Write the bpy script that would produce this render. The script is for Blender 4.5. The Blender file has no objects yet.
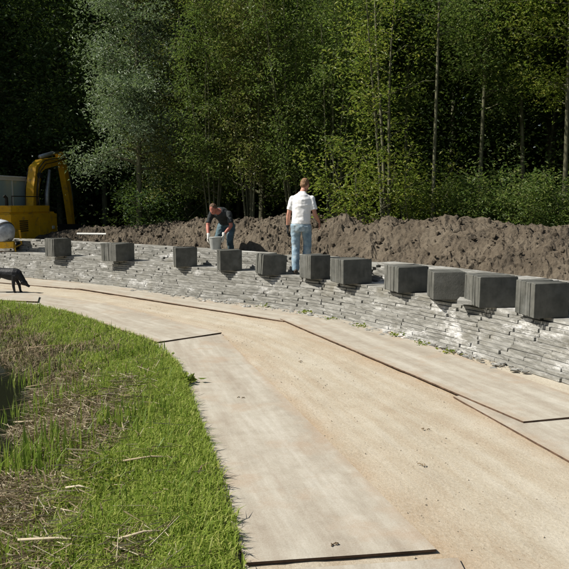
import bpy, bmesh, math, random
import numpy as np
from mathutils import Vector, Matrix, noise as mnoise

R = math.radians
sc = bpy.context.scene
col = sc.collection
random.seed(7)
RNG = np.random.default_rng(11)

# ------------------------------------------------------------------ camera
cam_d = bpy.data.cameras.new('camera')
cam = bpy.data.objects.new('camera', cam_d)
col.objects.link(cam)
cam.location = (0, 0, 1.9)
cam.rotation_euler = (R(90 - 6.766), 0, 0)
cam_d.sensor_width = 36
cam_d.angle = R(45.0)
cam_d.clip_end = 1500
sc.camera = cam

# ------------------------------------------------------------------ light
SUN_EL, SUN_AZ = 47.0, -97.0          # azimuth clockwise from +Y
w = bpy.data.worlds.new('World'); sc.world = w; w.use_nodes = True
nt = w.node_tree; nt.nodes.clear()
sky = nt.nodes.new('ShaderNodeTexSky'); sky.sky_type = 'NISHITA'; sky.sun_disc = False
sky.sun_elevation = R(SUN_EL); sky.sun_rotation = R(SUN_AZ % 360)
sky.air_density = 1.2; sky.dust_density = 1.5
bg = nt.nodes.new('ShaderNodeBackground'); bg.inputs[1].default_value = 0.052
wo = nt.nodes.new('ShaderNodeOutputWorld')
nt.links.new(sky.outputs[0], bg.inputs[0]); nt.links.new(bg.outputs[0], wo.inputs[0])
sun_d = bpy.data.lights.new('sun', 'SUN'); sun_d.energy = 5.0; sun_d.angle = R(0.53); sun_d.color = (1, .95, .86)
sun = bpy.data.objects.new('sun', sun_d); col.objects.link(sun)
tosun = Vector((math.sin(R(SUN_AZ)) * math.cos(R(SUN_EL)), math.cos(R(SUN_AZ)) * math.cos(R(SUN_EL)), math.sin(R(SUN_EL))))
sun.rotation_euler = tosun.to_track_quat('Z', 'Y').to_euler()
sc.view_settings.view_transform = 'Standard'
sc.view_settings.look = 'None'
sc.view_settings.exposure = 0.50
sc.view_settings.gamma = 1
sc.view_settings.use_curve_mapping = False
sc.render.engine = 'CYCLES'
sc.cycles.max_bounces = 5; sc.cycles.diffuse_bounces = 4; sc.cycles.glossy_bounces = 2; sc.cycles.transmission_bounces = 3

# ------------------------------------------------------------------ helpers
def tag(o, label=None, cat=None, group=None, kind=None):
    if label: o['label'] = label
    if cat: o['category'] = cat
    if group: o['group'] = group
    if kind: o['kind'] = kind
    return o

def empty(name, loc=(0, 0, 0), rz=0):
    o = bpy.data.objects.new(name, None); col.objects.link(o)
    o.location = loc; o.rotation_euler = (0, 0, rz); o.empty_display_size = .1
    return o

def mesh_np(name, V, Fq, smooth=False):
    """V (n,3) array; Fq (m,k) int array, all faces with k corners"""
    V = np.asarray(V, dtype=np.float32); Fq = np.asarray(Fq, dtype=np.int32)
    me = bpy.data.meshes.new(name)
    me.vertices.add(len(V)); me.vertices.foreach_set('co', V.ravel())
    k = Fq.shape[1]
    me.loops.add(Fq.size); me.loops.foreach_set('vertex_index', Fq.ravel())
    me.polygons.add(len(Fq)); me.polygons.foreach_set('loop_start', np.arange(0, Fq.size, k, dtype=np.int32))
    try: me.polygons.foreach_set('loop_total', np.full(len(Fq), k, dtype=np.int32))
    except Exception: pass
    me.polygons.foreach_set('use_smooth', np.full(len(Fq), bool(smooth)))
    me.update(calc_edges=True); me.validate()
    return me

def link(name, me, mat=None, parent=None, loc=None):
    o = bpy.data.objects.new(name, me); col.objects.link(o)
    if mat is not None and not me.materials: me.materials.append(mat)
    if parent is not None: o.parent = parent
    if loc is not None: o.location = loc
    return o

def add_uv(me, UV):
    vi = np.empty(len(me.loops), dtype=np.int32); me.loops.foreach_get('vertex_index', vi)
    l = me.uv_layers.new(name='along'); l.data.foreach_set('uv', np.asarray(UV, dtype=np.float32)[vi].ravel())

class MB:
    """collects polygons"""
    def __init__(s): s.v = []; s.f = []
    def add(s, V, Fs):
        n = len(s.v); s.v += [tuple(p) for p in V]; s.f += [tuple(i + n for i in f) for f in Fs]; return s
    def box(s, c, d, rot=None, bev=0.0):
        bm = bmesh.new(); bmesh.ops.create_cube(bm, size=1)
        bmesh.ops.scale(bm, vec=d, verts=bm.verts)
        if bev: bmesh.ops.bevel(bm, geom=bm.edges[:], offset=bev, segments=2, affect='EDGES', profile=.6)
        M = Matrix.Translation(c) @ (rot.to_4x4() if rot is not None else Matrix())
        bm.verts.index_update()
        s.add([M @ v.co for v in bm.verts], [[v.index for v in f.verts] for f in bm.faces]); bm.free(); return s
    def prism(s, pts, x0, x1, axis='X'):
        """outline pts (a,b) extruded along axis"""
        n = len(pts)
        def P(a, b, x): return (x, a, b) if axis == 'X' else ((a, x, b) if axis == 'Y' else (a, b, x))
        V = [P(a, b, x0) for a, b in pts] + [P(a, b, x1) for a, b in pts]
        Fs = [tuple(range(n))[::-1], tuple(range(n, 2 * n))] + [(i, (i + 1) % n, n + (i + 1) % n, n + i) for i in range(n)]
        return s.add(V, Fs)
    def tube(s, pts, rad, n=8, cap=True):
        pts = [Vector(p) for p in pts]
        if not hasattr(rad, '__len__'): rad = [rad] * len(pts)
        V = []; up = None
        for i, p in enumerate(pts):
            t = (pts[min(i + 1, len(pts) - 1)] - pts[max(i - 1, 0)])
            t = t.normalized() if t.length > 1e-9 else Vector((0, 0, 1))
            if up is None:
                up = Vector((1, 0, 0)) if abs(t.x) < .8 else Vector((0, 1, 0))
            up = (up - t * up.dot(t)).normalized(); b = t.cross(up)
            for k in range(n):
                a = 2 * math.pi * k / n
                V.append(p + (up * math.cos(a) + b * math.sin(a)) * rad[i])
        Fs = [(i * n + k, i * n + (k + 1) % n, (i + 1) * n + (k + 1) % n, (i + 1) * n + k) for i in range(len(pts) - 1) for k in range(n)]
        if cap: Fs += [tuple(range(n))[::-1], tuple((len(pts) - 1) * n + k for k in range(n))]
        return s.add(V, Fs)
    def sweep(s, st, side=(1, 0, 0), n=14):
        """stations: (center, ra along side, rb across)"""
        cs = [Vector(q[0]) for q in st]; V = []; sd0 = Vector(side)
        for i, (c, ra, rb) in enumerate(st):
            t = (cs[min(i + 1, len(cs) - 1)] - cs[max(i - 1, 0)]).normalized()
            sd = (sd0 - t * sd0.dot(t)).normalized(); b = t.cross(sd)
            for k in range(n):
                a = 2 * math.pi * k / n
                V.append(cs[i] + sd * (ra * math.cos(a)) + b * (rb * math.sin(a)))
        m = len(cs)
        Fs = [(i * n + k, i * n + (k + 1) % n, (i + 1) * n + (k + 1) % n, (i + 1) * n + k) for i in range(m - 1) for k in range(n)]
        Fs += [tuple(range(n))[::-1], tuple((m - 1) * n + k for k in range(n))]
        return s.add(V, Fs)
    def ball(s, c, r, rot=None, u=14, v=10):
        r = (r, r, r) if not hasattr(r, '__len__') else r
        V = []; c = Vector(c)
        for j in range(v + 1):
            th = math.pi * j / v
            for k in range(u):
                a = 2 * math.pi * k / u
                q = Vector((r[0] * math.sin(th) * math.cos(a), r[1] * math.sin(th) * math.sin(a), r[2] * math.cos(th)))
                if rot is not None: q = rot @ q
                V.append(c + q)
        Fs = [(j * u + k, (j + 1) * u + k, (j + 1) * u + (k + 1) % u, j * u + (k + 1) % u) for j in range(v) for k in range(u)]
        return s.add(V, Fs)
    def mesh(s, name, smooth=False):
        me = bpy.data.meshes.new(name); me.from_pydata(s.v, [], s.f)
        if smooth: me.polygons.foreach_set('use_smooth', np.ones(len(me.polygons), dtype=bool))
        bm = bmesh.new(); bm.from_mesh(me)
        bmesh.ops.remove_doubles(bm, verts=bm.verts, dist=1e-6)
        bmesh.ops.recalc_face_normals(bm, faces=bm.faces); bm.to_mesh(me); bm.free()
        me.update(); return me
    def build(s, name, mat, parent=None, smooth=False):
        return link(name, s.mesh(name, smooth), mat, parent)

def remeshed(mb, name, mat, parent, voxel=.012, smooth_it=4, fold=0.0, fscale=9.0, seed=0):
    """turns overlapping swept volumes into ONE continuous surface"""
    me = mb.mesh(name + '_raw'); o = bpy.data.objects.new('tmp', me); col.objects.link(o)
    m = o.modifiers.new('r', 'REMESH'); m.mode = 'VOXEL'; m.voxel_size = voxel
    m2 = o.modifiers.new('s', 'SMOOTH'); m2.factor = .5; m2.iterations = smooth_it
    dg = bpy.context.evaluated_depsgraph_get(); dg.update()
    out = bpy.data.meshes.new_from_object(o.evaluated_get(dg)); out.name = name
    bpy.data.objects.remove(o)
    if fold:
        nrm = [v.normal.copy() for v in out.vertices]
        for v, nn in zip(out.vertices, nrm):
            q = v.co
            d = mnoise.noise(Vector((q.x * fscale + seed, q.y * fscale, q.z * fscale * 1.6))) + .5 * mnoise.noise(Vector((q.x * fscale * 2.2, q.y * fscale * 2.2 + seed, q.z * fscale * 3)))
            v.co = q + nn * (d * fold)
    out.polygons.foreach_set('use_smooth', np.ones(len(out.polygons), dtype=bool)); out.update()
    out.materials.clear()
    return link(name, out, mat, parent)

# value noise in numpy
def _h(ix, iy, seed):
    n = (ix.astype(np.int64) * 374761393 + iy.astype(np.int64) * 668265263 + seed * 974634777) & 0xffffffff
    n = ((n ^ (n >> 13)) * 1274126177) & 0xffffffff
    return ((n ^ (n >> 16)) & 0xffff) / 65535.0
def vnoise(x, y, seed=0):
    x = np.asarray(x, float); y = np.asarray(y, float)
    ix = np.floor(x); iy = np.floor(y); fx = x - ix; fy = y - iy
    fx = fx * fx * (3 - 2 * fx); fy = fy * fy * (3 - 2 * fy)
    a = _h(ix, iy, seed); b = _h(ix + 1, iy, seed); c = _h(ix, iy + 1, seed); d = _h(ix + 1, iy + 1, seed)
    return (a * (1 - fx) + b * fx) * (1 - fy) + (c * (1 - fx) + d * fx) * fy
def fbm(x, y, oct=4, seed=0):
    v = 0; a = .5
    for i in range(oct):
        v = v + a * vnoise(np.asarray(x) * 2 ** i, np.asarray(y) * 2 ** i, seed + i); a *= .5
    return v
def sstep(a, b, x):
    t = np.clip((np.asarray(x, float) - a) / (b - a), 0, 1); return t * t * (3 - 2 * t)

# ------------------------------------------------------------------ materials
class NM:
    def __init__(s, name):
        s.m = bpy.data.materials.new(name); s.m.use_nodes = True; s.t = s.m.node_tree; s.t.nodes.clear()
        s.out = s.n('ShaderNodeOutputMaterial'); s.b = s.n('ShaderNodeBsdfPrincipled')
        s.l(s.b.outputs[0], s.out.inputs[0]); s.b.inputs['Roughness'].default_value = .8
        s.b.inputs['Specular IOR Level'].default_value = .3
    def n(s, t, **k):
        x = s.t.nodes.new(t)
        for a, b in k.items(): setattr(x, a, b)
        return x
    def l(s, a, b): s.t.links.new(a, b)
    def pos(s): return s.n('ShaderNodeNewGeometry').outputs['Position']
    def objc(s): return s.n('ShaderNodeTexCoord').outputs['Object']
    def map(s, v, scale=(1, 1, 1), rot=(0, 0, 0)):
        m = s.n('ShaderNodeMapping'); m.inputs['Scale'].default_value = scale; m.inputs['Rotation'].default_value = rot
        s.l(v, m.inputs[0]); return m.outputs[0]
    def noise(s, v, scale, det=4, rough=.55):
        x = s.n('ShaderNodeTexNoise'); x.inputs['Scale'].default_value = scale; x.inputs['Detail'].default_value = det
        x.inputs['Roughness'].default_value = rough; s.l(v, x.inputs['Vector']); return x.outputs[0]
    def ramp(s, v, stops):
        r = s.n('ShaderNodeValToRGB'); e = r.color_ramp.elements
        while len(e) < len(stops): e.new(.5)
        for el, (p, c) in zip(e, stops):
            el.position = p; el.color = (c[0], c[1], c[2], 1) if hasattr(c, '__len__') else (c, c, c, 1)
        s.l(v, r.inputs[0]); return r.outputs[0]
    def mix(s, f, a, b, mode='MIX'):
        m = s.n('ShaderNodeMix', data_type='RGBA', blend_type=mode)
        for q, i in ((f, 0), (a, 6), (b, 7)):
            if hasattr(q, 'is_linked') or hasattr(q, 'links'): s.l(q, m.inputs[i])
            elif hasattr(q, '__len__'): m.inputs[i].default_value = (*q, 1)
            else: m.inputs[i].default_value = q
        return m.outputs[2]
    def rnd(s):
        """one random number for each piece, whether an object of its own or an island of a joined mesh"""
        a = s.n('ShaderNodeObjectInfo').outputs['Random']; b = s.n('ShaderNodeNewGeometry').outputs['Random Per Island']
        m = s.n('ShaderNodeMath', operation='ADD'); s.l(a, m.inputs[0]); s.l(b, m.inputs[1])
        f = s.n('ShaderNodeMath', operation='FRACT'); s.l(m.outputs[0], f.inputs[0]); return f.outputs[0]
    def col(s, c):
        if hasattr(c, '__len__'): s.b.inputs['Base Color'].default_value = (*c, 1)
        else: s.l(c, s.b.inputs['Base Color'])
        return s
    def bump(s, h, st=.3, d=.02):
        b = s.n('ShaderNodeBump'); b.inputs['Strength'].default_value = st; b.inputs['Distance'].default_value = d
        s.l(h, b.inputs['Height']); s.l(b.outputs[0], s.b.inputs['Normal']); return s
    def set(s, **k):
        for a, v in k.items(): s.b.inputs[a.replace('_', ' ')].default_value = v
        return s

def simple(name, c, rough=.7, var=.15, scale=8, bump=0.0, metallic=0.0, spec=.3):
    x = NM(name); p = x.objc(); n = x.noise(p, scale, 5)
    lo = tuple(v * (1 - var) for v in c); hi = tuple(min(1, v * (1 + var)) for v in c)
    x.col(x.ramp(n, [(.3, lo), (.7, hi)])).set(Roughness=rough, Metallic=metallic)
    x.b.inputs['Specular IOR Level'].default_value = spec
    if bump: x.bump(n, bump, .01)
    return x.m

def leaf_mat(name, c1, c2, c3, transl=.4, rough=.5):
    x = NM(name); r = x.rnd()
    c = x.ramp(r, [(0, c1), (.55, c2), (1, c3)])
    x.col(c).set(Roughness=rough)
    tr = x.n('ShaderNodeBsdfTranslucent')
    tc = x.mix(.5, c, (.22, .34, .05), 'MIX'); x.l(tc, tr.inputs[0])
    mx = x.n('ShaderNodeMixShader'); mx.inputs[0].default_value = transl
    x.l(x.b.outputs[0], mx.inputs[1]); x.l(tr.outputs[0], mx.inputs[2]); x.l(mx.outputs[0], x.out.inputs[0])
    return x.m

def m_sand():
    x = NM('packed_sand'); p = x.pos(); uv = x.n('ShaderNodeTexCoord').outputs['UV']
    big = x.noise(p, .6, 5, .6); mid = x.noise(p, 3.2, 6, .62); fine = x.noise(p, 60, 5, .7)
    a = x.ramp(big, [(.36, (.345, .27, .175)), (.54, (.43, .365, .265)), (.68, (.47, .42, .325))])
    a = x.mix(.5, a, x.ramp(mid, [(.32, (.27, .21, .14)), (.52, (.42, .36, .265)), (.7, (.53, .48, .385))]))
    trk = x.noise(x.map(uv, (5, .45, 1)), 1.0, 4, .6)          # wheel tracks run along the road
    a = x.mix(.4, a, x.ramp(trk, [(.36, (.33, .235, .14)), (.5, (.43, .37, .27)), (.64, (.55, .51, .42))]))
    at_ = x.n('ShaderNodeAttribute'); at_.attribute_name = 'stain'
    mm = x.n('ShaderNodeMath', operation='MULTIPLY'); x.l(at_.outputs['Fac'], mm.inputs[0]); x.l(x.ramp(x.noise(p, 2.4, 5, .65), [(.30, .15), (.65, 1.0)]), mm.inputs[1])
    a = x.mix(mm.outputs[0], a, (.36, .235, .125))
    a = x.mix(.28, a, x.ramp(fine, [(.3, (.20, .16, .11)), (.65, (.56, .52, .44))]))
    a = x.mix(1.0, a, (.985, 1.0, 1.02), 'MULTIPLY')
    x.col(a).set(Roughness=.95)
    s = x.noise(p, 24, 7, .75); x.bump(s, .6, .02); return x.m
def m_plate():
    x = NM('sandy_road_plate'); p = x.pos(); uv = x.n('ShaderNodeTexCoord').outputs['UV']
    big = x.noise(p, 1.1, 6, .62); mid = x.noise(p, 7, 7, .7); fine = x.noise(p, 110, 4, .7)
    a = x.ramp(big, [(.36, (.31, .255, .185)), (.5, (.395, .345, .27)), (.64, (.45, .415, .34))])
    a = x.mix(.45, a, x.ramp(mid, [(.36, (.22, .19, .145)), (.5, (.38, .34, .275)), (.64, (.53, .50, .43))]))
    st = x.noise(x.map(uv, (5, .5, 1)), 1.0, 6, .7)              # scrapes and dust drawn out along the plate
    a = x.mix(.5, a, x.ramp(st, [(.38, (.25, .20, .14)), (.52, (.38, .345, .275)), (.64, (.52, .495, .43))]))
    sp = x.n('ShaderNodeSeparateXYZ'); x.l(uv, sp.inputs[0])
    ab = x.n('ShaderNodeMath', operation='SUBTRACT'); x.l(sp.outputs[0], ab.inputs[0]); ab.inputs[1].default_value = .5
    a2 = x.n('ShaderNodeMath', operation='ABSOLUTE'); x.l(ab.outputs[0], a2.inputs[0])
    nz = x.n('ShaderNodeMath', operation='MULTIPLY_ADD'); x.l(x.noise(p, 4, 5, .7), nz.inputs[0]); nz.inputs[1].default_value = .45; x.l(a2.outputs[0], nz.inputs[2])
    rim = x.ramp(nz.outputs[0], [(.62, 0), (.75, 1)])            # rust worn along the plate's edges
    a = x.mix(x.mix(.4, rim, (0, 0, 0)), a, (.35, .25, .155))
    rust = x.ramp(x.noise(p, 1.5, 6, .65), [(.54, 0), (.66, 1)])
    a = x.mix(x.mix(.4, rust, (0, 0, 0)), a, (.36, .265, .175))
    a = x.mix(.2, a, x.ramp(fine, [(.3, .12), (.7, .6)]))
    a = x.mix(1.0, a, (.95, .94, .915), 'MULTIPLY')
    x.col(a).set(Roughness=.85)
    x.bump(mid, .3, .006); return x.m
def m_slab():
    x = NM('weathered_concrete_slab'); p = x.pos(); r = x.rnd()
    a = x.ramp(r, [(0, (.175, .17, .15)), (.4, (.225, .22, .197)), (.75, (.275, .27, .245)), (1, (.37, .365, .34))])
    st = x.noise(x.map(p, (5, 5, 26)), 1.5, 5, .65)
    a = x.mix(.55, a, x.ramp(st, [(.34, (.11, .107, .09)), (.52, (.23, .225, .203)), (.68, (.42, .415, .39))]))
    wh = x.ramp(x.noise(x.map(p, (1, 1, 2.6)), 1.5, 8, .82), [(.54, 0), (.63, 1)])
    a = x.mix(x.mix(.3, wh, (0, 0, 0)), a, (.70, .695, .68))
    gr = x.ramp(x.noise(p, 2.1, 3), [(.55, 0), (.75, 1)])
    a = x.mix(x.mix(.4, gr, (0, 0, 0)), a, (.15, .135, .095))
    x.col(a).set(Roughness=.9); x.bump(x.noise(p, 45, 5, .7), .5, .01); return x.m
def m_pack():
    x = NM('damp_concrete_slab'); p = x.objc(); r = x.rnd()
    a = x.ramp(r, [(0, (.075, .076, .066)), (.5, (.105, .106, .093)), (1, (.155, .153, .138))])
    st = x.noise(x.pos(), 7, 5, .6)
    a = x.mix(.5, a, x.ramp(st, [(.35, (.045, .048, .042)), (.65, (.135, .134, .12))]))
    pale = x.ramp(x.noise(x.pos(), 2.6, 5, .6), [(.56, 0), (.72, 1)]); a = x.mix(x.mix(.7, pale, (0, 0, 0)), a, (.22, .23, .225))
    dust = x.ramp(x.noise(x.map(x.pos(), (9, 9, 2)), 1.2, 5, .7), [(.5, 0), (.68, 1)]); a = x.mix(x.mix(.8, dust, (0, 0, 0)), a, (.22, .21, .18))
    x.col(a).set(Roughness=.85); x.bump(x.noise(x.pos(), 40, 6, .75), .6, .012); return x.m
def m_soil():
    x = NM('dug_clay_soil'); p = x.pos()
    a = x.ramp(x.noise(p, 1.3, 4), [(.38, (.044, .033, .022)), (.5, (.092, .070, .047)), (.64, (.155, .126, .091))])
    a = x.mix(.5, a, x.ramp(x.noise(p, 14, 6, .7), [(.3, (.036, .028, .019)), (.7, (.185, .155, .115))]))
    x.col(a).set(Roughness=.95); x.bump(x.noise(p, 22, 6, .7), .9, .04); return x.m
def m_ground():
    x = NM('turf_soil'); p = x.pos()
    a = x.ramp(x.noise(p, 2.2, 5), [(.35, (.055, .045, .025)), (.5, (.07, .075, .025)), (.68, (.065, .085, .022))])
    a = x.mix(.4, a, x.ramp(x.noise(p, 30, 5, .7), [(.3, (.03, .027, .015)), (.7, (.12, .105, .06))]))
    x.col(a).set(Roughness=.95); x.bump(x.noise(p, 30, 5, .7), .8, .03); return x.m
def m_bark():
    x = NM('tree_bark'); p = x.objc()
    a = x.ramp(x.noise(x.map(p, (14, 14, 2.5)), 1.2, 5, .65), [(.3, (.06, .06, .033)), (.55, (.13, .128, .075)), (.75, (.22, .215, .14))])
    x.col(a).set(Roughness=.9); x.bump(x.noise(x.map(p, (30, 30, 5)), 1, 4), .6, .02); return x.m
def m_water():
    x = NM('pond_water'); p = x.pos(); x.col((.012, .014, .008)).set(Roughness=.06)
    x.b.inputs['Specular IOR Level'].default_value = .5
    x.bump(x.noise(p, 9, 3), .08, .01); return x.m
def m_denim():
    x = NM('faded_denim'); p = x.objc()
    a = x.ramp(x.noise(p, 6, 4, .6), [(.35, (.13, .20, .27)), (.52, (.24, .34, .42)), (.7, (.45, .53, .58))])
    d = x.ramp(x.noise(p, 2.6, 3), [(.52, 0), (.68, 1)])
    a = x.mix(x.mix(.5, d, (0, 0, 0)), a, (.24, .23, .17))
    x.col(a).set(Roughness=.9); x.bump(x.noise(p, 30, 4), .4, .01); return x.m

M = dict(sand=m_sand(), plate=m_plate(), slab=m_slab(), pack=m_pack(), soil=m_soil(), ground=m_ground(), bark=m_bark(), water=m_water(), denim=m_denim())
M['core'] = simple('wall_fill', (.13, .12, .10), .95, .4, 12, .6)
M['rust'] = simple('rusty_plate_edge', (.09, .055, .035), .9, .5, 14)
M['dark'] = simple('dark_rubber', (.02, .02, .018), .7, .3, 10)
M['yellow'] = simple('orange_machine_paint', (.72, .40, .012), .4, .12, 5, 0, 0, .5)
M['steel'] = simple('grey_steel', (.33, .34, .35), .4, .25, 9, 0, .5, .5)
M['white'] = simple('white_paint', (.62, .62, .59), .5, .05, 5)
M['shirt'] = simple('white_cotton', (.82, .82, .82), .9, .04, 7, .2)
M['skin'] = simple('sunburnt_skin', (.46, .235, .165), .55, .12, 9)
M['redskin'] = simple('ruddy_skin', (.40, .15, .11), .55, .15, 9)
M['hair'] = simple('light_brown_hair', (.20, .115, .06), .7, .4, 60, .8)
M['darkhair'] = simple('brown_hair', (.11, .065, .04), .7, .4, 60, .8)
M['vest'] = simple('dark_work_shirt', (.03, .034, .035), .9, .4, 8, .3)
M['glove'] = simple('dark_glove', (.03, .03, .03), .8, .3, 10)
M['whiteglove'] = simple('white_glove', (.70, .68, .62), .9, .15, 10)
M['workjeans'] = simple('work_jeans', (.075, .12, .14), .9, .35, 7, .3)
M['shoe'] = simple('work_shoe', (.045, .035, .028), .7, .3, 10)
M['fur'] = simple('black_fur', (.012, .012, .013), .55, .5, 40, .5)
M['zinc'] = simple('galvanised_bucket', (.42, .43, .41), .5, .15, 9, 0, .1, .5)
M['drum'] = simple('mixer_drum_steel', (.36, .385, .42), .75, .45, 5, .3)
M['straw'] = leaf_mat('dead_reed_straw', (.24, .18, .105), (.40, .33, .215), (.58, .52, .40), .15, .8)
M['brownstraw'] = leaf_mat('brown_dead_leaves', (.09, .06, .035), (.18, .13, .078), (.32, .255, .165), .1, .8)
M['grass'] = leaf_mat('meadow_grass', (.19, .27, .035), (.30, .385, .06), (.46, .46, .14), .45, .6)
M['reed'] = leaf_mat('green_reed', (.10, .17, .025), (.18, .25, .04), (.28, .30, .06), .4, .5)
M['leaf_silver'] = leaf_mat('silver_willow_leaf', (.10, .15, .075), (.18, .235, .145), (.30, .345, .25), .3)
M['leaf_olive'] = leaf_mat('olive_leaf', (.095, .115, .03), (.165, .18, .05), (.26, .22, .07), .4)
M['leaf_mid'] = leaf_mat('mid_green_leaf', (.06, .105, .025), (.115, .165, .042), (.19, .21, .06), .45)
M['leaf_yellow'] = leaf_mat('yellow_green_leaf', (.10, .145, .02), (.18, .225, .032), (.30, .29, .05), .5)
M['leaf_shade_dark'] = leaf_mat('shade_dark_green_leaf', (.026, .058, .017), (.045, .085, .024), (.07, .105, .03), .35)  # green kept darker, putting the wood's shade into the leaf colour
def m_paint():
    x = NM('muddy_machine_paint'); p = x.objc()
    a = x.ramp(x.noise(p, 3, 4), [(.3, (.60, .31, .012)), (.7, (.74, .42, .015))])
    mud = x.ramp(x.noise(p, 5, 7, .72), [(.53, 0), (.63, 1)]); a = x.mix(x.mix(.45, mud, (0, 0, 0)), a, (.16, .12, .08))
    scr = x.ramp(x.noise(x.map(p, (3, 3, 18)), 2, 4, .7), [(.62, 0), (.68, 1)]); a = x.mix(x.mix(.5, scr, (0, 0, 0)), a, (.10, .08, .06))
    x.col(a).set(Roughness=.5); return x.m
M['yellow'] = m_paint()
gx = NM('tinted_cab_glass'); gx.col((.40, .53, .58)).set(Roughness=.15); gx.b.inputs['Transmission Weight'].default_value = .2
gx.b.inputs['Specular IOR Level'].default_value = .7; M['glass'] = gx.m

# ------------------------------------------------------------------ plan curves
def resample(pts, n):
    pts = np.array(pts, float)
    P = np.vstack([2 * pts[0] - pts[1], pts, 2 * pts[-1] - pts[-2]]); o = []
    for i in range(1, len(P) - 2):
        t = np.linspace(0, 1, 24, endpoint=False)[:, None]
        o.append(.5 * (2 * P[i] + (P[i + 1] - P[i - 1]) * t + (2 * P[i - 1] - 5 * P[i] + 4 * P[i + 1] - P[i + 2]) * t ** 2 + (3 * P[i] - P[i - 1] - 3 * P[i + 1] + P[i + 2]) * t ** 3))
    o = np.vstack(o + [P[-2][None]])
    for _ in range(12): o[1:-1] = .25 * o[:-2] + .5 * o[1:-1] + .25 * o[2:]
    L = np.r_[0, np.cumsum(np.hypot(*np.diff(o, axis=0).T))]
    s = np.linspace(0, L[-1], n)
    return np.c_[np.interp(s, L, o[:, 0]), np.interp(s, L, o[:, 1])], L[-1]

WALL_PTS = [(7.2, -4.0), (6.1, -1.0), (5.0, 2.0), (3.9, 4.8), (3.0, 6.97), (2.58, 7.95), (2.0, 9.1), (1.0, 10.8), (.4, 11.65), (-.32, 12.38), (-1.06, 13.0), (-1.95, 13.75), (-3.05, 14.75), (-4.25, 15.75), (-5.51, 16.72), (-6.84, 17.64), (-8.2, 18.5), (-10.5, 19.5), (-14, 20.4)]
WN = 600
WC, WLEN = resample(WALL_PTS, WN)
_d = np.gradient(WC, axis=0); _d /= np.hypot(_d[:, 0], _d[:, 1])[:, None]
WNRM = np.c_[_d[:, 1], -_d[:, 0]]           # points away from the road, into the wall
WS = np.linspace(0, WLEN, WN)
def wall_at(s, t):
    s = np.asarray(s, float)
    x = np.interp(s, WS, WC[:, 0]); y = np.interp(s, WS, WC[:, 1])
    nx = np.interp(s, WS, WNRM[:, 0]); ny = np.interp(s, WS, WNRM[:, 1])
    return x + nx * t, y + ny * t
def wall_dir(s):
    i = int(np.clip(s / WLEN * (WN - 1), 0, WN - 1)); return _d[i]
GRASS_PTS = [(.35, -5), (.12, 0), (-.05, 2.0), (-.21, 3.39), (-.36, 4.23), (-.52, 4.93), (-.75, 5.87), (-1.02, 7.05), (-1.32, 8.1), (-1.74, 9.1), (-2.44, 10.04), (-3.64, 11.6), (-4.9, 12.75), (-6.2, 13.25), (-9, 14.2), (-14, 15.6)]
GN = 500
GC, GLEN = resample(GRASS_PTS, GN)
_gd = np.gradient(GC, axis=0)
def sdist(C, D, x, y):
    """signed distance to a curve: positive on its right side when walking along it"""
    x = np.asarray(x, float).ravel(); y = np.asarray(y, float).ravel(); out = np.empty(len(x)); st = 3
    c = C[::st]; dd = D[::st]
    for i in range(0, len(x), 20000):
        dx = x[i:i + 20000, None] - c[None, :, 0]; dy = y[i:i + 20000, None] - c[None, :, 1]
        q = dx * dx + dy * dy; k = q.argmin(1); ar = np.arange(len(k))
        sg = dx[ar, k] * dd[k, 1] - dy[ar, k] * dd[k, 0]
        out[i:i + 20000] = np.sqrt(q[ar, k]) * np.sign(sg)
    return out
WATER_Z = -.36
def ground_z(x, y):
    x = np.asarray(x, float); shp = x.shape; x = x.ravel(); y = np.asarray(y, float).ravel()
    t = sdist(WC, _d, x, y); g = -sdist(GC, _gd, x, y)      # g > 0 on the grass side
    z = np.full(len(x), -.06)
    zin = .50 * sstep(.5, .62, t) + .10 * sstep(1.5, 1.7, t) + .25 * sstep(2, 6, t) + .25 * (fbm(x * .7, y * .7, 3, 5) - .45) * sstep(3, 6, t)
    low = (1 - sstep(-8.2, -6.2, x)) * sstep(1.7, 2.6, t); zin = zin * (1 - low) + .0 * low
    z = np.where(t > .4, -.06 + zin + .06 * sstep(.5, .62, t), z)
    n = fbm(x * 2.3, y * 2.3, 3, 3) - .45
    ed = .062 * sstep(-.03, .06, g)
    bank = -.03 + ed - .10 * sstep(.1, .95, g) - .42 * sstep(.8 + .35 * n, 1.9 + .4 * n, g) + .09 * n * sstep(.1, .6, g)
    far = sstep(3.4, 6.5, g); bank = bank * (1 - far) + (.05 + .2 * n) * far
    z = np.where(g > -.06, bank, z)
    return z.reshape(shp)

# ------------------------------------------------------------------ ground, road, water
def graded(a, b, step, lo, hi, k=1.35):
    v = list(np.arange(a, b + 1e-6, step)); d = step
    while v[-1] < hi: d *= k; v.append(v[-1] + d)
    d = step
    while v[0] > lo: d *= k; v.insert(0, v[0] - d)
    return np.array(v)
def grid_mesh(name, X, Y, Z, smooth=True):
    r, c = X.shape; V = np.c_[X.ravel(), Y.ravel(), Z.ravel()]
    i = np.arange(r * c).reshape(r, c)
    Fq = np.c_[i[:-1, :-1].ravel(), i[:-1, 1:].ravel(), i[1:, 1:].ravel(), i[1:, :-1].ravel()]
    return mesh_np(name, V, Fq, smooth)
gx_ = graded(-9, 6, .09, -260, 260); gy_ = graded(1.5, 22, .09, -200, 400)
X, Y = np.meshgrid(gx_, gy_)
tag(link('ground', grid_mesh('ground', X, Y, ground_z(X, Y)), M['ground']), kind='structure')

# road: a sheet of packed sand from the grass edge to the foot of the wall
nb = 60; n_along = 420
ga, _ = resample(GRASS_PTS, n_along); wa, _ = resample(WALL_PTS, n_along)
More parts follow.
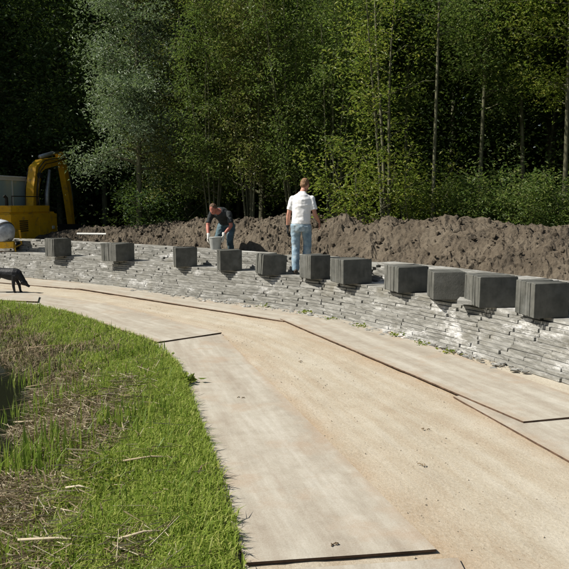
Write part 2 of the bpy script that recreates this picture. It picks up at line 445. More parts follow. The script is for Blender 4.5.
# pair points so that the rungs lie across the road
f = np.linspace(0, 1, nb)[None, :]
RX = ga[:, 0:1] * (1 - f) + (wa[:, 0:1] + .25 * np.interp(np.linspace(0, WLEN, n_along), WS, WNRM[:, 0])[:, None]) * f
RY = ga[:, 1:2] * (1 - f) + (wa[:, 1:2] + .25 * np.interp(np.linspace(0, WLEN, n_along), WS, WNRM[:, 1])[:, None]) * f
RZ = .022 * (fbm(RX * 2.2, RY * 2.2, 5, 21) - .5) + .014 * (fbm(RX * 9, RY * 9, 3, 22) - .5) - .004
road_me = grid_mesh('road', RX, RY, RZ)
add_uv(road_me, np.c_[(f * 4.2 + 0 * RX).ravel(), np.repeat(np.linspace(0, GLEN, n_along), nb)])
stain = np.full(RX.size, 9.)                     # rust washed off the plates lies along their edges
for (ax_, ay_), (bx_, by_) in (((1.02, -2.3), (.93, 3.48)), ((.83, 3.56), (-.91, 9.8)), ((-.91, 9.8), (-3.4, 12.9)), ((2.06, 5.74), (-.07, 11.05)), ((-.07, 11.), (-4.66, 15.17)), ((2.42, 3.6), (1.66, 6.58))):
    dx_, dy_ = bx_ - ax_, by_ - ay_; tt0 = np.clip(((RX.ravel() - ax_) * dx_ + (RY.ravel() - ay_) * dy_) / (dx_ * dx_ + dy_ * dy_), 0, 1)
    stain = np.minimum(stain, np.hypot(RX.ravel() - ax_ - tt0 * dx_, RY.ravel() - ay_ - tt0 * dy_))
at_ = road_me.attributes.new('stain', 'FLOAT', 'POINT'); at_.data.foreach_set('value', np.exp(-stain / .16).astype(np.float32))
tag(link('road', road_me, M['sand']), kind='structure')

wat = MB(); wat.add([(-16, -6, WATER_Z), (.0, -6, WATER_Z), (.0, 12.5, WATER_Z), (-16, 14, WATER_Z)], [(0, 1, 2, 3)])
tag(wat.build('pond_water', M['water']), kind='structure')

# ------------------------------------------------------------------ steel road plates, each a thing of its own
def plate(corners, z, label, tilt=(0, 0, 0, 0), th=.014, seed=0):
    c = np.array(corners, float); nx, ny = 9, 31
    u, v = np.meshgrid(np.linspace(0, 1, nx), np.linspace(0, 1, ny))
    q = lambda k: c[0, k] * (1 - u) * (1 - v) + c[1, k] * u * (1 - v) + c[2, k] * u * v + c[3, k] * (1 - u) * v
    PX, PY = q(0), q(1)
    T = tilt[0] * (1 - u) * (1 - v) + tilt[1] * u * (1 - v) + tilt[2] * u * v + tilt[3] * (1 - u) * v
    PZ = z + T * .6 + .010 * (fbm(PX * 1.1 + seed, PY * 1.1, 2, 31) - .5)
    PX = PX + .006 * (fbm(PX * 7, PY * 7 + seed, 2, 33) - .5); 
    V = np.vstack([np.c_[PX.ravel(), PY.ravel(), (PZ + th).ravel()], np.c_[PX.ravel(), PY.ravel(), PZ.ravel()]])
    i = np.arange(nx * ny).reshape(ny, nx); o = nx * ny
    Fq = [np.c_[i[:-1, :-1].ravel(), i[:-1, 1:].ravel(), i[1:, 1:].ravel(), i[1:, :-1].ravel()]]
    Fq.append(Fq[0][:, ::-1] + o)
    ring = np.r_[i[0, :-1], i[:-1, -1], i[-1, :0:-1], i[:0:-1, 0]]; r2 = np.roll(ring, -1)
    Fq.append(np.c_[ring, ring + o, r2 + o, r2])
    me = mesh_np('road_plate', V, np.vstack(Fq)); ln_ = float(np.hypot(*(c[3] - c[0]))); UVp = np.c_[u.ravel(), v.ravel() * ln_ + seed * 3.7]; add_uv(me, np.vstack([UVp, UVp]))
    me.materials.append(M['plate']); me.materials.append(M['rust'])
    nq = (nx - 1) * (ny - 1); mi = np.zeros(len(me.polygons), dtype=np.int32); mi[2 * nq:] = 1; me.polygons.foreach_set('material_index', mi)
    o = link('road_plate', me); tag(o, label, 'road plate', 'sandy steel plates laid along the road')
    o['quad'] = [float(a_) for c_ in corners for a_ in c_]; PLATES.append(o)
    return o
PLATES = []
# order: near-left, near-right, far-right, far-left
plate([(-.02, -2.4), (1.02, -2.3), (.93, 3.48), (-.11, 3.34)], .004, 'sandy road plate at the bottom edge, nearer than the dark cross seam', seed=1)
plate([(-.2, 3.42), (.83, 3.56), (-1.0, 10.1), (-1.80, 9.42)], .006, 'long sandy road plate beside the grass, beyond the dark cross seam', (.004, .004, .0, 0), seed=2)
plate([(-1.72, 9.12), (-.91, 9.80), (-3.40, 12.9), (-3.98, 12.1)], .017, 'sandy road plate on the grass side where the road bends', (.012, .012, -.012, -.012), seed=3)
plate([(-3.55, 11.75), (-3.1, 12.6), (-6.2, 15.2), (-7.0, 14.3)], -.003, 'far sandy road plate on the grass side just past the bend', seed=4)
plate([(-4.70, 12.95), (-4.95, 13.75), (-9.6, 15.1), (-9.4, 14.2)], .016, 'loose pale road plate with raised tip near the dog', (.02, .02, 0, 0), seed=5)
plate([(2.42, 3.6), (3.42, 4.05), (2.6, 6.85), (1.66, 6.58)], .002, 'greyer road plate at the right edge, tucked under its neighbour', seed=6)
plate([(2.06, 5.74), (3.03, 6.0), (.95, 11.55), (-.07, 11.05)], .014, 'long road plate along the wall below the stacks on the right', (.008, .008, .002, .002), seed=7)
plate([(-.02, 10.9), (.62, 11.5), (-3.9, 15.85), (-4.66, 15.17)], .006, 'long road plate along the wall below the two men', (.0, .0, .012, .012), seed=8)
plate([(-4.5, 15.02), (-3.85, 15.75), (-8.9, 18.6), (-9.4, 17.75)], .004, 'farthest road plate along the wall behind the dog', seed=9)

# ------------------------------------------------------------------ retaining wall of stacked paving slabs
NC, CH, LEDGE = 13, .0443, .576
wall = empty('retaining_wall', (0.5, 11.5, 0))
tag(wall, 'low curved dry wall of stacked grey paving slabs beside the road', 'wall')
def slab_variant(seed):
    r = random.Random(seed); bm = bmesh.new(); bmesh.ops.create_cube(bm, size=1)
    bmesh.ops.subdivide_edges(bm, edges=[e for e in bm.edges if abs((e.verts[0].co - e.verts[1].co).x) > .5], cuts=4)
    for v in bm.verts:
        v.co.x += r.uniform(-.010, .010); v.co.y += r.uniform(-.014, .014) + (.025 if r.random() < .15 and v.co.y < 0 else 0); v.co.z += r.uniform(-.022, .022)
    me = bpy.data.meshes.new('paving_slab'); bm.to_mesh(me); bm.free(); me.materials.append(M['slab']); return me
VAR = [slab_variant(i) for i in range(14)]
VARV = [np.array([v.co[:] for v in m.vertices]) for m in VAR]; VARF = [[tuple(p.vertices) for p in m.polygons] for m in VAR]
slabs = []
rr = random.Random(3)
def lay(course_z, t0, th, depth, s0, s1, lmin, lmax, miss=0.0, jit=.012):
    s = s0 + rr.uniform(0, .3)
    while s < s1:
        L = rr.uniform(lmin, lmax)
        if rr.random() >= miss:
            x, y = wall_at(s + L / 2, t0 + depth / 2 + rr.gauss(0, jit)); d = wall_dir(s + L / 2)
            slabs.append((float(x), float(y), course_z + th / 2 + rr.uniform(-.002, .002), math.atan2(d[1], d[0]) + rr.gauss(0, .010), L - rr.uniform(.003, .012), depth, th * rr.uniform(.84, .95), rr.randrange(14), rr.gauss(0, .006)))
        s += L
S0, S1 = WLEN * .13, WLEN * .97
for k in range(NC):
    lay(k * CH, .02 + .0325 * k, CH, .42, S0, S1, .36, .62, .003, .008)
lay((NC - 1) * CH + .003, .85, CH, .18, S0, S1, .3, .5, .06)
for k in range(7):
    lay(LEDGE + k * CH, .93 + .022 * k, CH, .40, S0, S1, .36, .6, .01 if k < 6 else .10, .010)
# 300 nearest the camera are pieces of their own, the rest one part
def on_screen(q): return math.hypot(q[0], q[1]) + (60 if abs(math.degrees(math.atan2(q[0], q[1]))) > 24.5 else 0)
slabs.sort(key=on_screen)
rest = MB()
for i, (x, y, z, a, L, dp, th, k, roll) in enumerate(slabs):
    if i < 300:
        o = bpy.data.objects.new('paving_slab', VAR[k]); col.objects.link(o); o.parent = wall
        o.location = (x - .5, y - 11.5, z); o.rotation_euler = (roll, 0, a); o.scale = (L, dp, th)
    else:
        v = VARV[k] * np.array([L, dp, th]); ca, sa = math.cos(a), math.sin(a)
        v = np.c_[x - .5 + ca * v[:, 0] - sa * v[:, 1], y - 11.5 + sa * v[:, 0] + ca * v[:, 1], z + v[:, 2]]
        rest.add(v.tolist(), VARF[k])
tag(rest.build('stacked_slabs', M['slab'], wall), kind='stuff')
# earth and rubble fill between the two tiers
sg = np.linspace(S0, S1, 260)
prof = [(.22, -.04), (.56, LEDGE - .06), (.60, LEDGE - .012), (1.0, LEDGE - .004), (1.16, LEDGE + .06), (1.24, LEDGE + .24), (1.46, LEDGE + .27), (1.56, .3)]
cx = np.array([wall_at(sg, t)[0] for t, z in prof]); cy = np.array([wall_at(sg, t)[1] for t, z in prof])
cz = np.array([[z] * len(sg) for t, z in prof], float) + .02 * (fbm(cx * 6, cy * 6, 3, 8) - .5)
link('fill', grid_mesh('fill', cx - .5, cy - 11.5, cz, False), M['core'], wall)

# ------------------------------------------------------------------ packs of slabs standing on edge on the ledge
PACKS = [
 (-5.73, 17.25, .44, .47, 45, 'pack of grey slabs on the wall in front of the excavator'),
 (-3.82, 15.80, .40, .53, 52, 'second slab pack from the excavator, below the white board'),
 (-2.24, 14.50, .39, .45, 17, 'third slab pack from the excavator, left of the bending man'),
 (-1.22, 13.62, .40, .43, 14, 'dark slab pack in front of the man with the bucket'),
 (-.36, 12.88, .37, .47, 20, 'leaning slab pack just left of the standing man\'s feet'),
 (.52, 12.10, .41, .40, 28, 'narrow slab pack just right of the standing man\'s feet'),
 (1.02, 11.34, .395, .52, 20, 'wide slab pack touching the narrow one right of the standing man'),
 (1.76, 10.26, .38, .50, 17, 'slab pack alone in the gap, fourth from the right end'),
 (2.11, 9.51, .38, .45, -2, 'slab pack with thin pale left edge, third from the right end'),
 (2.56, 8.78, .39, .51, 8, 'big slab pack, second from the right end of the row'),
 (2.97, 7.97, .40, .44, 11, 'slab pack with pale stain, last one at the right of the row'),
 (3.42, 7.25, .40, .45, 12, 'slab pack cut off by the right edge of the picture'),
]
pk = random.Random(5)
def edge_slab(seed):
    r = random.Random(seed); bm = bmesh.new(); bmesh.ops.create_cube(bm, size=1)
    for v in bm.verts:
        v.co.x += r.uniform(-.012, .012); v.co.y += r.uniform(-.05, .05); v.co.z += r.uniform(-.012, .012)
    bmesh.ops.bevel(bm, geom=bm.edges[:], offset=.018, segments=1, affect='EDGES')
    me = bpy.data.meshes.new('paving_slab'); bm.to_mesh(me); bm.free(); me.materials.append(M['pack']); return me
EV = [edge_slab(40 + i) for i in range(8)]
for i, (x, y, h, L, yaw, lab) in enumerate(PACKS):
    # origin at the near lower corner; slab faces look along -y local, their edges show on the -x side
    e = empty('slab_pack', (x * .985 - .05, y * .985 - .05, LEDGE + .006), R(yaw)); tag(e, lab, 'slab pack', 'packs of slabs along the wall')
    if i == 4: e.rotation_euler = (0, R(4), R(yaw))
    n = max(6, round(L / .055)); tt = L / n
    for k in range(n):
        hh = h + pk.uniform(-.006, .004)
        o = bpy.data.objects.new('paving_slab', EV[pk.randrange(8)]); col.objects.link(o); o.parent = e
        o.location = (L / 2 + pk.gauss(0, .005), tt * (k + .5), hh / 2); o.scale = (L, tt * .93, hh); o.rotation_euler = (pk.gauss(0, .006), 0, pk.gauss(0, .006))

# loose slab and rubble on the ledge
def loose_slab(x, y, z, rz, dims, label, tilt=(0, 0)):
    o = bpy.data.objects.new('loose_slab', VAR[pk.randrange(14)]); col.objects.link(o)
    o.location = (x, y, z); o.scale = dims; o.rotation_euler = (tilt[0], tilt[1], rz)
    return tag(o, label, 'slab', 'loose slabs on the wall')
loose_slab(2.43, 9.02, LEDGE + .035, R(70), (.34, .24, .05), 'loose flat slab on the ledge between two packs near the right end')
loose_slab(-6.9, 18.6, LEDGE + 7 * CH + .02, R(-30), (.7, .16, .045), 'narrow pale slab on the wall top left of the first pack')

# ------------------------------------------------------------------ heap of dug soil behind the wall
hs = np.linspace(WLEN * .16, WLEN * .90, 640); ht = np.linspace(1.7, 6.2, 120)
HS, HT = np.meshgrid(hs, ht); HX, HY = wall_at(HS, HT)
crest = np.interp(HS / WLEN, [.16, .45, .55, .62, .68, .74, .78, .83, .88], [1.42, 1.46, 1.52, 1.48, 1.38, 1.31, 1.20, 1.02, .66])
profh = sstep(1.7, 3.5, HT) * (1 - .55 * sstep(4.2, 6.2, HT))
lump = fbm(HX * 1.5, HY * 1.5, 3, 51) - .45
clod = np.abs(fbm(HX * 5, HY * 5, 3, 52) - .45) * 2
HZ = .58 + (crest - .58) * profh + .60 * lump * sstep(1.7, 2.4, HT) * (crest > .7) + (.05 + .2 * fbm(HX * .8, HY * .8, 2, 57)) * (clod - .3) * sstep(1.7, 2.1, HT) + .15 * (fbm(HX * 8, HY * 8, 4, 53) - .45) + .10 * (np.abs(fbm(HX * 12, HY * 12, 3, 58) - .47) * 2 - .2) + .05 * (fbm(HX * 30, HY * 30, 2, 54) - .4)
heap = link('soil_heap', grid_mesh('soil_heap', HX, HY, HZ, False), M['soil'])
tag(heap, 'long heap of dug brown clay soil behind the slab wall', 'soil heap')
bm = bmesh.new(); bmesh.ops.create_icosphere(bm, subdivisions=1, radius=1); ico = np.array([v.co[:] for v in bm.verts]); icoF = np.array([[v.index for v in f.verts] for f in bm.faces]); bm.free()
nC = 16000
ii = RNG.integers(0, HX.shape[0], nC); jj = RNG.integers(0, HX.shape[1], nC)
cr = .007 + .055 * RNG.random(nC) ** 5
CV = ico[None] * cr[:, None, None] * (1 + .9 * (RNG.random((nC, 12, 1)) - .5)) * (1 + .9 * (RNG.random((nC, 1, 3)) - .5))
CV += np.stack([HX[ii, jj] + RNG.normal(0, .03, nC), HY[ii, jj] + RNG.normal(0, .03, nC), HZ[ii, jj] - cr * .15], 1)[:, None, :]
CF = (icoF[None] + (np.arange(nC) * 12)[:, None, None]).reshape(-1, 3)
tag(link('clods', mesh_np('clods', CV.reshape(-1, 3), CF), M['soil'], heap), kind='stuff')

# white board lying on the heap
b = MB().box((0, 0, 0), (.74, .07, .022), bev=.003).build('white_board', M['white'])
b.location = (-5.05, 18.0, 1.10); b.rotation_euler = (R(25), R(1), R(8))
tag(b, 'narrow white board lying on the soil heap near the excavator', 'board')

# ------------------------------------------------------------------ plants: leaf cards with real size and depth
def leaves_mesh(name, C, size, rng, droop=.3, width=.42, curl=.15):
    n = len(C)
    az = rng.random(n) * 2 * np.pi; dz = rng.normal(-droop, .45, n)
    ax = np.c_[np.cos(az), np.sin(az), dz]; ax /= np.linalg.norm(ax, axis=1)[:, None]
    rv = rng.normal(0, 1, (n, 3)) * .8 + np.array([0, 0, .55]); sd = np.cross(ax, rv); sd /= np.linalg.norm(sd, axis=1)[:, None] + 1e-9
    nn = np.cross(sd, ax)
    L = (size * (.65 + .7 * rng.random(n)))[:, None]; W = L * width * .5
    V = np.empty((n, 4, 3))
    V[:, 0] = C; V[:, 1] = C + ax * L * .45 + sd * W + nn * L * curl; V[:, 2] = C + ax * L; V[:, 3] = C + ax * L * .45 - sd * W + nn * L * curl
    return mesh_np(name, V.reshape(-1, 3), np.arange(n * 4).reshape(n, 4))

def gen_plant(seed, h=9., r=.09, stems=1, cb=.3, crown_r=1.8, limbs=26, clumps=5, per=26, clump_r=.26, leaf=.085, lean=(0, 0), spread=.25, rise=.5, droop=.3, width=.42, prof=None, curve=.25):
    """returns trunk mesh (stems and limbs) and crown mesh (single leaves) in local coordinates"""
    rng = np.random.default_rng(seed); rd = random.Random(seed); tb = MB(); C = []
    for s in range(stems):
        a = rd.uniform(0, 6.28); sx, sy = (spread * math.cos(a) * (s > 0), spread * math.sin(a) * (s > 0))
        hh = h * (1 if s == 0 else rd.uniform(.72, 1.0)); ox, oy = lean[0] + sx * rd.uniform(2, 4.5), lean[1] + sy * rd.uniform(2, 4.5)
        px, py = rd.uniform(-1, 1) * curve, rd.uniform(-1, 1) * curve; ph = rd.uniform(0, 6)
        pts = []; n = 12
        for i in range(n + 1):
            f = i / n
            pts.append(Vector((sx * .4 + ox * f ** 1.2 + px * math.sin(f * 5 + ph) * f, sy * .4 + oy * f ** 1.2 + py * math.sin(f * 4 + ph) * f, hh * f - .15)))
        rs = [r * (1 - .85 * i / n) for i in range(n + 1)]
        tb.tube(pts, rs, 7)
        nl = max(3, limbs // stems)
        for k in range(nl):
            f = cb + (1 - cb) * ((k + rd.random()) / nl); q = f * n; i0 = min(int(q), n - 1); p0 = pts[i0].lerp(pts[i0 + 1], q - i0)
            pr = prof(f) if prof else math.sin(math.pi * min(1, max(.12, (f - cb) / (1 - cb) * .85 + .12)))
            L = crown_r * pr * rd.uniform(.65, 1.15); a = rd.uniform(0, 6.28); up = rise * rd.uniform(.4, 1.4)
            lp = [p0]; m = 4
            for j in range(1, m + 1):
                g = j / m
                lp.append(p0 + Vector((math.cos(a) * L * g, math.sin(a) * L * g, L * (up * g - .35 * droop * 2 * g * g))) + Vector((rd.gauss(0, .05), rd.gauss(0, .05), rd.gauss(0, .05))) * L)
            r0 = max(.006, r * (1 - .85 * f) * .5); tb.tube(lp, [r0, r0 * .8, r0 * .6, r0 * .4, r0 * .2], 4, cap=False)
            nc = max(2, int(clumps * (L / crown_r + .25)))
            for c in range(nc):
                g = .3 + .75 * rd.random(); q = min(g, .999) * m; i0 = int(q); pc = lp[i0].lerp(lp[i0 + 1], q - i0)
                cc = np.array(pc) + rng.normal(0, .13 * L + .05, 3)
                k_ = max(6, int(per * rd.uniform(.5, 1.5)))
                C.append(cc + rng.normal(0, 1, (k_, 3)) * clump_r * np.array([1, 1, .75]) * rd.uniform(.6, 1.2))
    C = np.vstack(C); C = C[C[:, 2] > .05]
    return tb.mesh('trunk', True), leaves_mesh('crown', C, leaf, rng, droop, width)

def plant(name, label, cat, loc, meshes, leafmat, rz=0., sc_=1., group=None):
    e = empty(name, loc, rz); e.scale = (sc_, sc_, sc_); tag(e, label, cat, group)
    tr, cr = meshes
    a = link('trunk' if cat == 'tree' else 'stems', tr, M['bark'], e); c = link('crown' if cat == 'tree' else 'foliage', cr, None, e)
    if not cr.materials: cr.materials.append(M[leafmat])
    elif cr.materials[0] != M[leafmat]:
        c.material_slots[0].link = 'OBJECT'; c.material_slots[0].material = M[leafmat]
    return e
def gz(x, y): return float(ground_z(np.array([x]), np.array([y]))[0])
def at(px, d): return ((px - 284.5) / 687. * d * 1.0, d)
TREES = 'trees at the edge of the wood'
full = lambda f: .35 + .65 * math.sin(math.pi * min(1, f * .9 + .1))
# species, built once each
silver = gen_plant(1, h=9.5, r=.10, cb=.24, crown_r=1.65, limbs=84, clumps=9, per=54, clump_r=.21, leaf=.10, droop=.55, width=.34, prof=full)
olive = gen_plant(2, h=11, r=.13, cb=.12, crown_r=2.1, limbs=95, clumps=9, per=52, clump_r=.23, leaf=.088, droop=.3, prof=full)
thick1 = gen_plant(3, h=8.6, r=.024, stems=9, cb=.22, crown_r=.85, limbs=140, clumps=6, per=30, clump_r=.17, leaf=.088, spread=.30, droop=.5, width=.33, rise=.8, prof=full)
thick2 = gen_plant(4, h=9.2, r=.025, stems=8, cb=.26, crown_r=.9, limbs=140, clumps=6, per=30, clump_r=.17, leaf=.09, spread=.32, droop=.5, width=.36, rise=.8, prof=full)
tall1 = gen_plant(5, h=12, r=.066, cb=.30, crown_r=1.9, limbs=56, clumps=9, per=46, clump_r=.25, leaf=.105, curve=.14)
tall2 = gen_plant(6, h=12.5, r=.07, cb=.30, crown_r=2.0, limbs=56, clumps=9, per=46, clump_r=.25, leaf=.105, lean=(-.9, .2), curve=.2)
sap1 = gen_plant(7, h=9, r=.05, cb=.55, crown_r=1.1, limbs=30, clumps=6, per=28, clump_r=.22, leaf=.085, curve=.05)
sap2 = gen_plant(8, h=7.6, r=.052, stems=3, cb=.36, crown_r=1.15, limbs=46, clumps=5, per=20, clump_r=.2, leaf=.09, lean=(-.35, 0), spread=.22, curve=.2)
shrubA = gen_plant(9, h=2.0, r=.022, stems=7, cb=.1, crown_r=.75, limbs=60, clumps=5, per=30, clump_r=.16, leaf=.095, spread=.35, rise=.6, prof=full)
shrubB = gen_plant(10, h=2.6, r=.018, stems=6, cb=.2, crown_r=.55, limbs=44, clumps=4, per=18, clump_r=.16, leaf=.09, spread=.28, rise=.8, prof=full)

def T(name, label, px, d, meshes, mat, rz=0., s=1., cat='tree', group=TREES):
    x, y = at(px, d); return plant(name, label, cat, (x, y, gz(x, y)), meshes, mat, R(rz), s, group)
T('willow_tree', 'silvery grey-green willow beside the dark gap behind the excavator', 140, 20.3, silver, 'leaf_silver')
T('broadleaf_tree', 'big dense olive-green tree right of the silvery willow', 188, 21.5, olive, 'leaf_olive')
T('multistem_tree', 'thicket of thin leafy stems just behind the bending man', 214, 19.5, thick1, 'leaf_mid', 0)
T('multistem_tree', 'thicket of thin leafy stems between the two men', 252, 19.2, thick2, 'leaf_olive', 60)
T('multistem_tree', 'thicket of thin leafy stems behind the standing man', 296, 18.6, thick1, 'leaf_mid', 140, 1.02)
T('multistem_tree', 'thicket of thin leafy stems just right of the standing man', 330, 18.2, thick2, 'leaf_mid', 230, 1.0)
T('sapling', 'curved pale-stemmed young tree with yellow-green leaves right of the standing man', 385, 16.0, sap2, 'leaf_yellow')
T('sapling', 'thin straight pale-trunked young tree rising behind the soil heap', 432, 15.6, sap1, 'leaf_mid')
T('tall_tree', 'tall tree with bare trunk in the dark wood, fourth from the right edge', 478, 18.5, tall1, 'leaf_mid')
T('tall_tree', 'tall leaning tree with bare trunk, third from the right edge', 524, 19.3, tall2, 'leaf_mid')
T('tall_tree', 'tall tree with mossy trunk at the right edge of the picture', 562, 16.6, tall1, 'leaf_yellow', 120, .97)
T('tall_tree', 'slim dark trunk deep in the wood, second from the right edge', 541, 22.5, tall2, 'leaf_shade_dark', 200, .9)
T('tall_tree', 'tall tree standing behind the curved young tree', 404, 20.5, tall1, 'leaf_mid', 250, .98)
T('tall_tree', 'tall tree standing behind the standing man and the thickets', 345, 22, tall2, 'leaf_mid', 310, 1.0)
T('broadleaf_tree', 'dense tree behind the thickets between the two men', 262, 23.5, olive, 'leaf_mid', 100)
T('dark_tree', 'dark shaded tree behind the excavator cab', 12, 28.5, olive, 'leaf_shade_dark', 40, 1.05)
T('dark_tree', 'dark shaded tree behind the excavator arm', 62, 27.0, olive, 'leaf_shade_dark', 190, 1.0)
T('dark_tree', 'dark shaded tree between the excavator arm and the willow', 106, 26.0, silver, 'leaf_shade_dark', 290, 1.15)
SHR = 'shrubs at the foot of the wood'
T('shrub', 'low dark shrub at the foot of the olive-green tree', 168, 20.6, shrubA, 'leaf_shade_dark', 10, 1.05, 'shrub', SHR)
T('shrub', 'yellow-green leafy shrub left of the thin straight young tree', 360, 16.3, shrubB, 'leaf_yellow', 0, 1.15, 'shrub', SHR)
T('shrub', 'yellowish shrub with bare lower stems right of the curved young tree', 412, 16.0, shrubB, 'leaf_yellow', 80, 1.0, 'shrub', SHR)
T('shrub', 'low green shrub just right of the thin straight young tree', 456, 16.2, shrubA, 'leaf_mid', 50, .85, 'shrub', SHR)
T('shrub', 'broad green shrub below the leaning tall tree', 502, 15.8, shrubA, 'leaf_mid', 130, .95, 'shrub', SHR)
T('shrub', 'green shrub at the right edge behind the soil heap', 552, 14.8, shrubA, 'leaf_mid', 220, .85, 'shrub', SHR)

# the wood behind reads as one mass
rng = np.random.default_rng(77)
def zone(n, x0, x1, y0, y1, z0, z1, thr=.30):
    x = rng.uniform(x0, x1, n); y = rng.uniform(y0, y1, n); z = z0 + (z1 - z0) * rng.random(n)
    k = fbm(x * .55 + 9, z * .55 + y * .3, 2, 61) > thr; return np.c_[x, y, z][k]
def mass(cl, per, sd, leaf, width):
    C = (cl[:, None, :] + rng.normal(0, 1, (len(cl), per, 3)) * sd * np.array([1, 1, .75])).reshape(-1, 3); C = C[C[:, 2] > .3]
    return leaves_mesh('wood', C, leaf, rng, .3, width)
under = mass(np.vstack([zone(1300, 1.0, 13, 18.0, 25, .9, 6.5, .33), zone(200, -6, 1.5, 21, 24.5, .9, 4.5, .42)]), 30, .32, .11, .45)
near = np.vstack([zone(2600, -13, 16, 25, 31, .9, 13), zone(2400, 1.0, 14, 19.5, 26, 6.0, 12), zone(1500, -26, -12.5, 19.8, 23, .3, 12, .2), zone(3600, -28, -12.0, 22.5, 31, .3, 18, .2), zone(900, -8, 2, 24.5, 27, 3.0, 12), zone(1000, 8.5, 15, 12, 22, .9, 10)])  # far-left zones: unseen trees, added tall and dense to shade excavator and left wood
wood = link('wood', mass(near, 34, .5, .18, .5), M['leaf_shade_dark'])
tag(wood, 'dark dense wood filling the background behind the front trees', 'wood', kind='stuff')
tag(link('undergrowth', under, M['leaf_mid'], wood), kind='stuff')
deep = np.vstack([zone(6800, -30, 22, 30, 38, .3, 14, .1), zone(1400, 12, 22, 14, 30, .3, 12, .1), zone(1400, -34, -22, 22, 36, .3, 13, .1)])
tag(link('deep_foliage', mass(deep, 12, .6, .55, .7), M['leaf_shade_dark'], wood), kind='stuff')
tb = MB(); rw = random.Random(9)
for k in range(34):
    x, y = rw.uniform(-26, 15), rw.uniform(25.5, 34); hh = rw.uniform(9, 12)
    z0 = .3; lx, ly = rw.gauss(0, .6), rw.gauss(0, .4); tb.tube([(x, y, z0), (x + lx * .4, y + ly * .4, z0 + hh * .5), (x + lx, y + ly, z0 + hh)], [rw.uniform(.07, .13), .08, .03], 6, cap=False)
tag(tb.build('wood_trunks', M['bark'], wood, True), kind='stuff')

# ------------------------------------------------------------------ bank: grass, reeds, dead stalks
def blades(name, XY, hgt, wid, lean, rng, mat, parent=None, zoff=0., bend=.5):
    n = len(XY); z = ground_z(XY[:, 0], XY[:, 1]) + zoff
    az = rng.random(n) * 2 * np.pi; d = np.c_[np.cos(az), np.sin(az), np.zeros(n)]; sdv = np.c_[-np.sin(az + rng.normal(0, .5, n)), np.cos(az), np.zeros(n)]
    h = (hgt * (.45 + .9 * rng.random(n)))[:, None]; wv = (wid * (.6 + .7 * rng.random(n)))[:, None]; ln = (lean * np.abs(rng.normal(0, 1, n)))[:, None]
    B = np.c_[XY, z]; up = np.array([0, 0, 1.])
    Mi = B + up * h * .55 + d * h * ln * .35; Tp = B + up * h * (1 - .35 * np.clip(ln, 0, 2.2)) + d * h * ln
    V = np.empty((n, 5, 3)); V[:, 0] = B - sdv * wv; V[:, 1] = B + sdv * wv; V[:, 2] = Mi + sdv * wv * .75; V[:, 3] = Mi - sdv * wv * .75; V[:, 4] = Tp
    o = np.arange(n)[:, None] * 5
    Fq = np.vstack([o + np.array([0, 1, 2]), o + np.array([0, 2, 3]), o + np.array([3, 2, 4])])
    return link(name, mesh_np(name, V.reshape(-1, 3), Fq), mat, parent)
def scatter(n, x0, x1, y0, y1, rng): return np.c_[rng.uniform(x0, x1, n), rng.uniform(y0, y1, n)]
rg = np.random.default_rng(5)
XY = np.vstack([scatter(170000, -3.6, .1, 2.6, 8.0, rg), scatter(110000, -7.2, -.8, 7.0, 14.2, rg)])
g = -sdist(GC, _gd, XY[:, 0], XY[:, 1]); zz = ground_z(XY[:, 0], XY[:, 1])
dry = fbm(XY[:, 0] * 1.3 + 4, XY[:, 1] * 1.1, 3, 91)
PLQ = [np.array(o['quad']).reshape(4, 2) for o in PLATES]
def on_plate(P):
    r_ = np.zeros(len(P), bool)
    for q in PLQ:
        ins = np.ones(len(P), bool)
        for a_ in range(4):
            e0, e1 = q[a_], q[(a_ + 1) % 4]; ins &= ((e1[0] - e0[0]) * (P[:, 1] - e0[1]) - (e1[1] - e0[1]) * (P[:, 0] - e0[0])) > -.0
        r_ |= ins
    return r_
g = g + .16 * (fbm(XY[:, 0] * 5, XY[:, 1] * 5, 3, 95) - .47)
dens = sstep(-.03, .08, g) * ~(on_plate(XY) & (XY[:, 1] > 8.75)) * (1 - .8 * sstep(.47, .56, dry) * sstep(.3, .75, g)) * (1 - .8 * sstep(.85, 1.35, g)) * (zz > WATER_Z + .03)
keep = rg.random(len(XY)) < dens
tag(blades('grass', XY[keep], .068, .0042, .8, rg, M['grass']), 'short bright green grass covering the bank beside the road', 'grass', kind='stuff')
sel = (rg.random(keep.sum()) < .035) & (g[keep] > .16)
tag(blades('tall_grass', XY[keep][sel], .17, .0036, .8, rg, M['reed']), 'longer loose grass blades standing out of the turf', 'grass', kind='stuff')
sel = rg.random(keep.sum()) < .05 * (fbm(XY[keep][:, 0] * 2.5, XY[keep][:, 1] * 2.5, 2, 97) > .5); Q = XY[keep][sel]
Q = np.repeat(Q, 4, 0) + rg.normal(0, .03, (len(Q) * 4, 2))
tag(link('clover', leaves_mesh('clover', np.c_[Q, ground_z(Q[:, 0], Q[:, 1]) + .02 + .035 * rg.random(len(Q))], .035, rg, -.05, .8), M['leaf_yellow']), 'small broad leaved weeds growing among the turf', 'ground cover', kind='stuff')
XY = np.vstack([scatter(70000, -3.8, -.4, 2.6, 8.0, rg), scatter(50000, -6.6, -1.2, 7.0, 13.0, rg)])
g = -sdist(GC, _gd, XY[:, 0], XY[:, 1]); zz = ground_z(XY[:, 0], XY[:, 1]); dry = fbm(XY[:, 0] * 1.3 + 4, XY[:, 1] * 1.1, 3, 91)
keep = rg.random(len(XY)) < (.03 * sstep(.1, .4, g) + .24 * sstep(.45, .55, dry) * sstep(.3, .75, g) + .45 * sstep(.75, 1.3, g)) * (zz > WATER_Z - .08)
P = XY[keep]
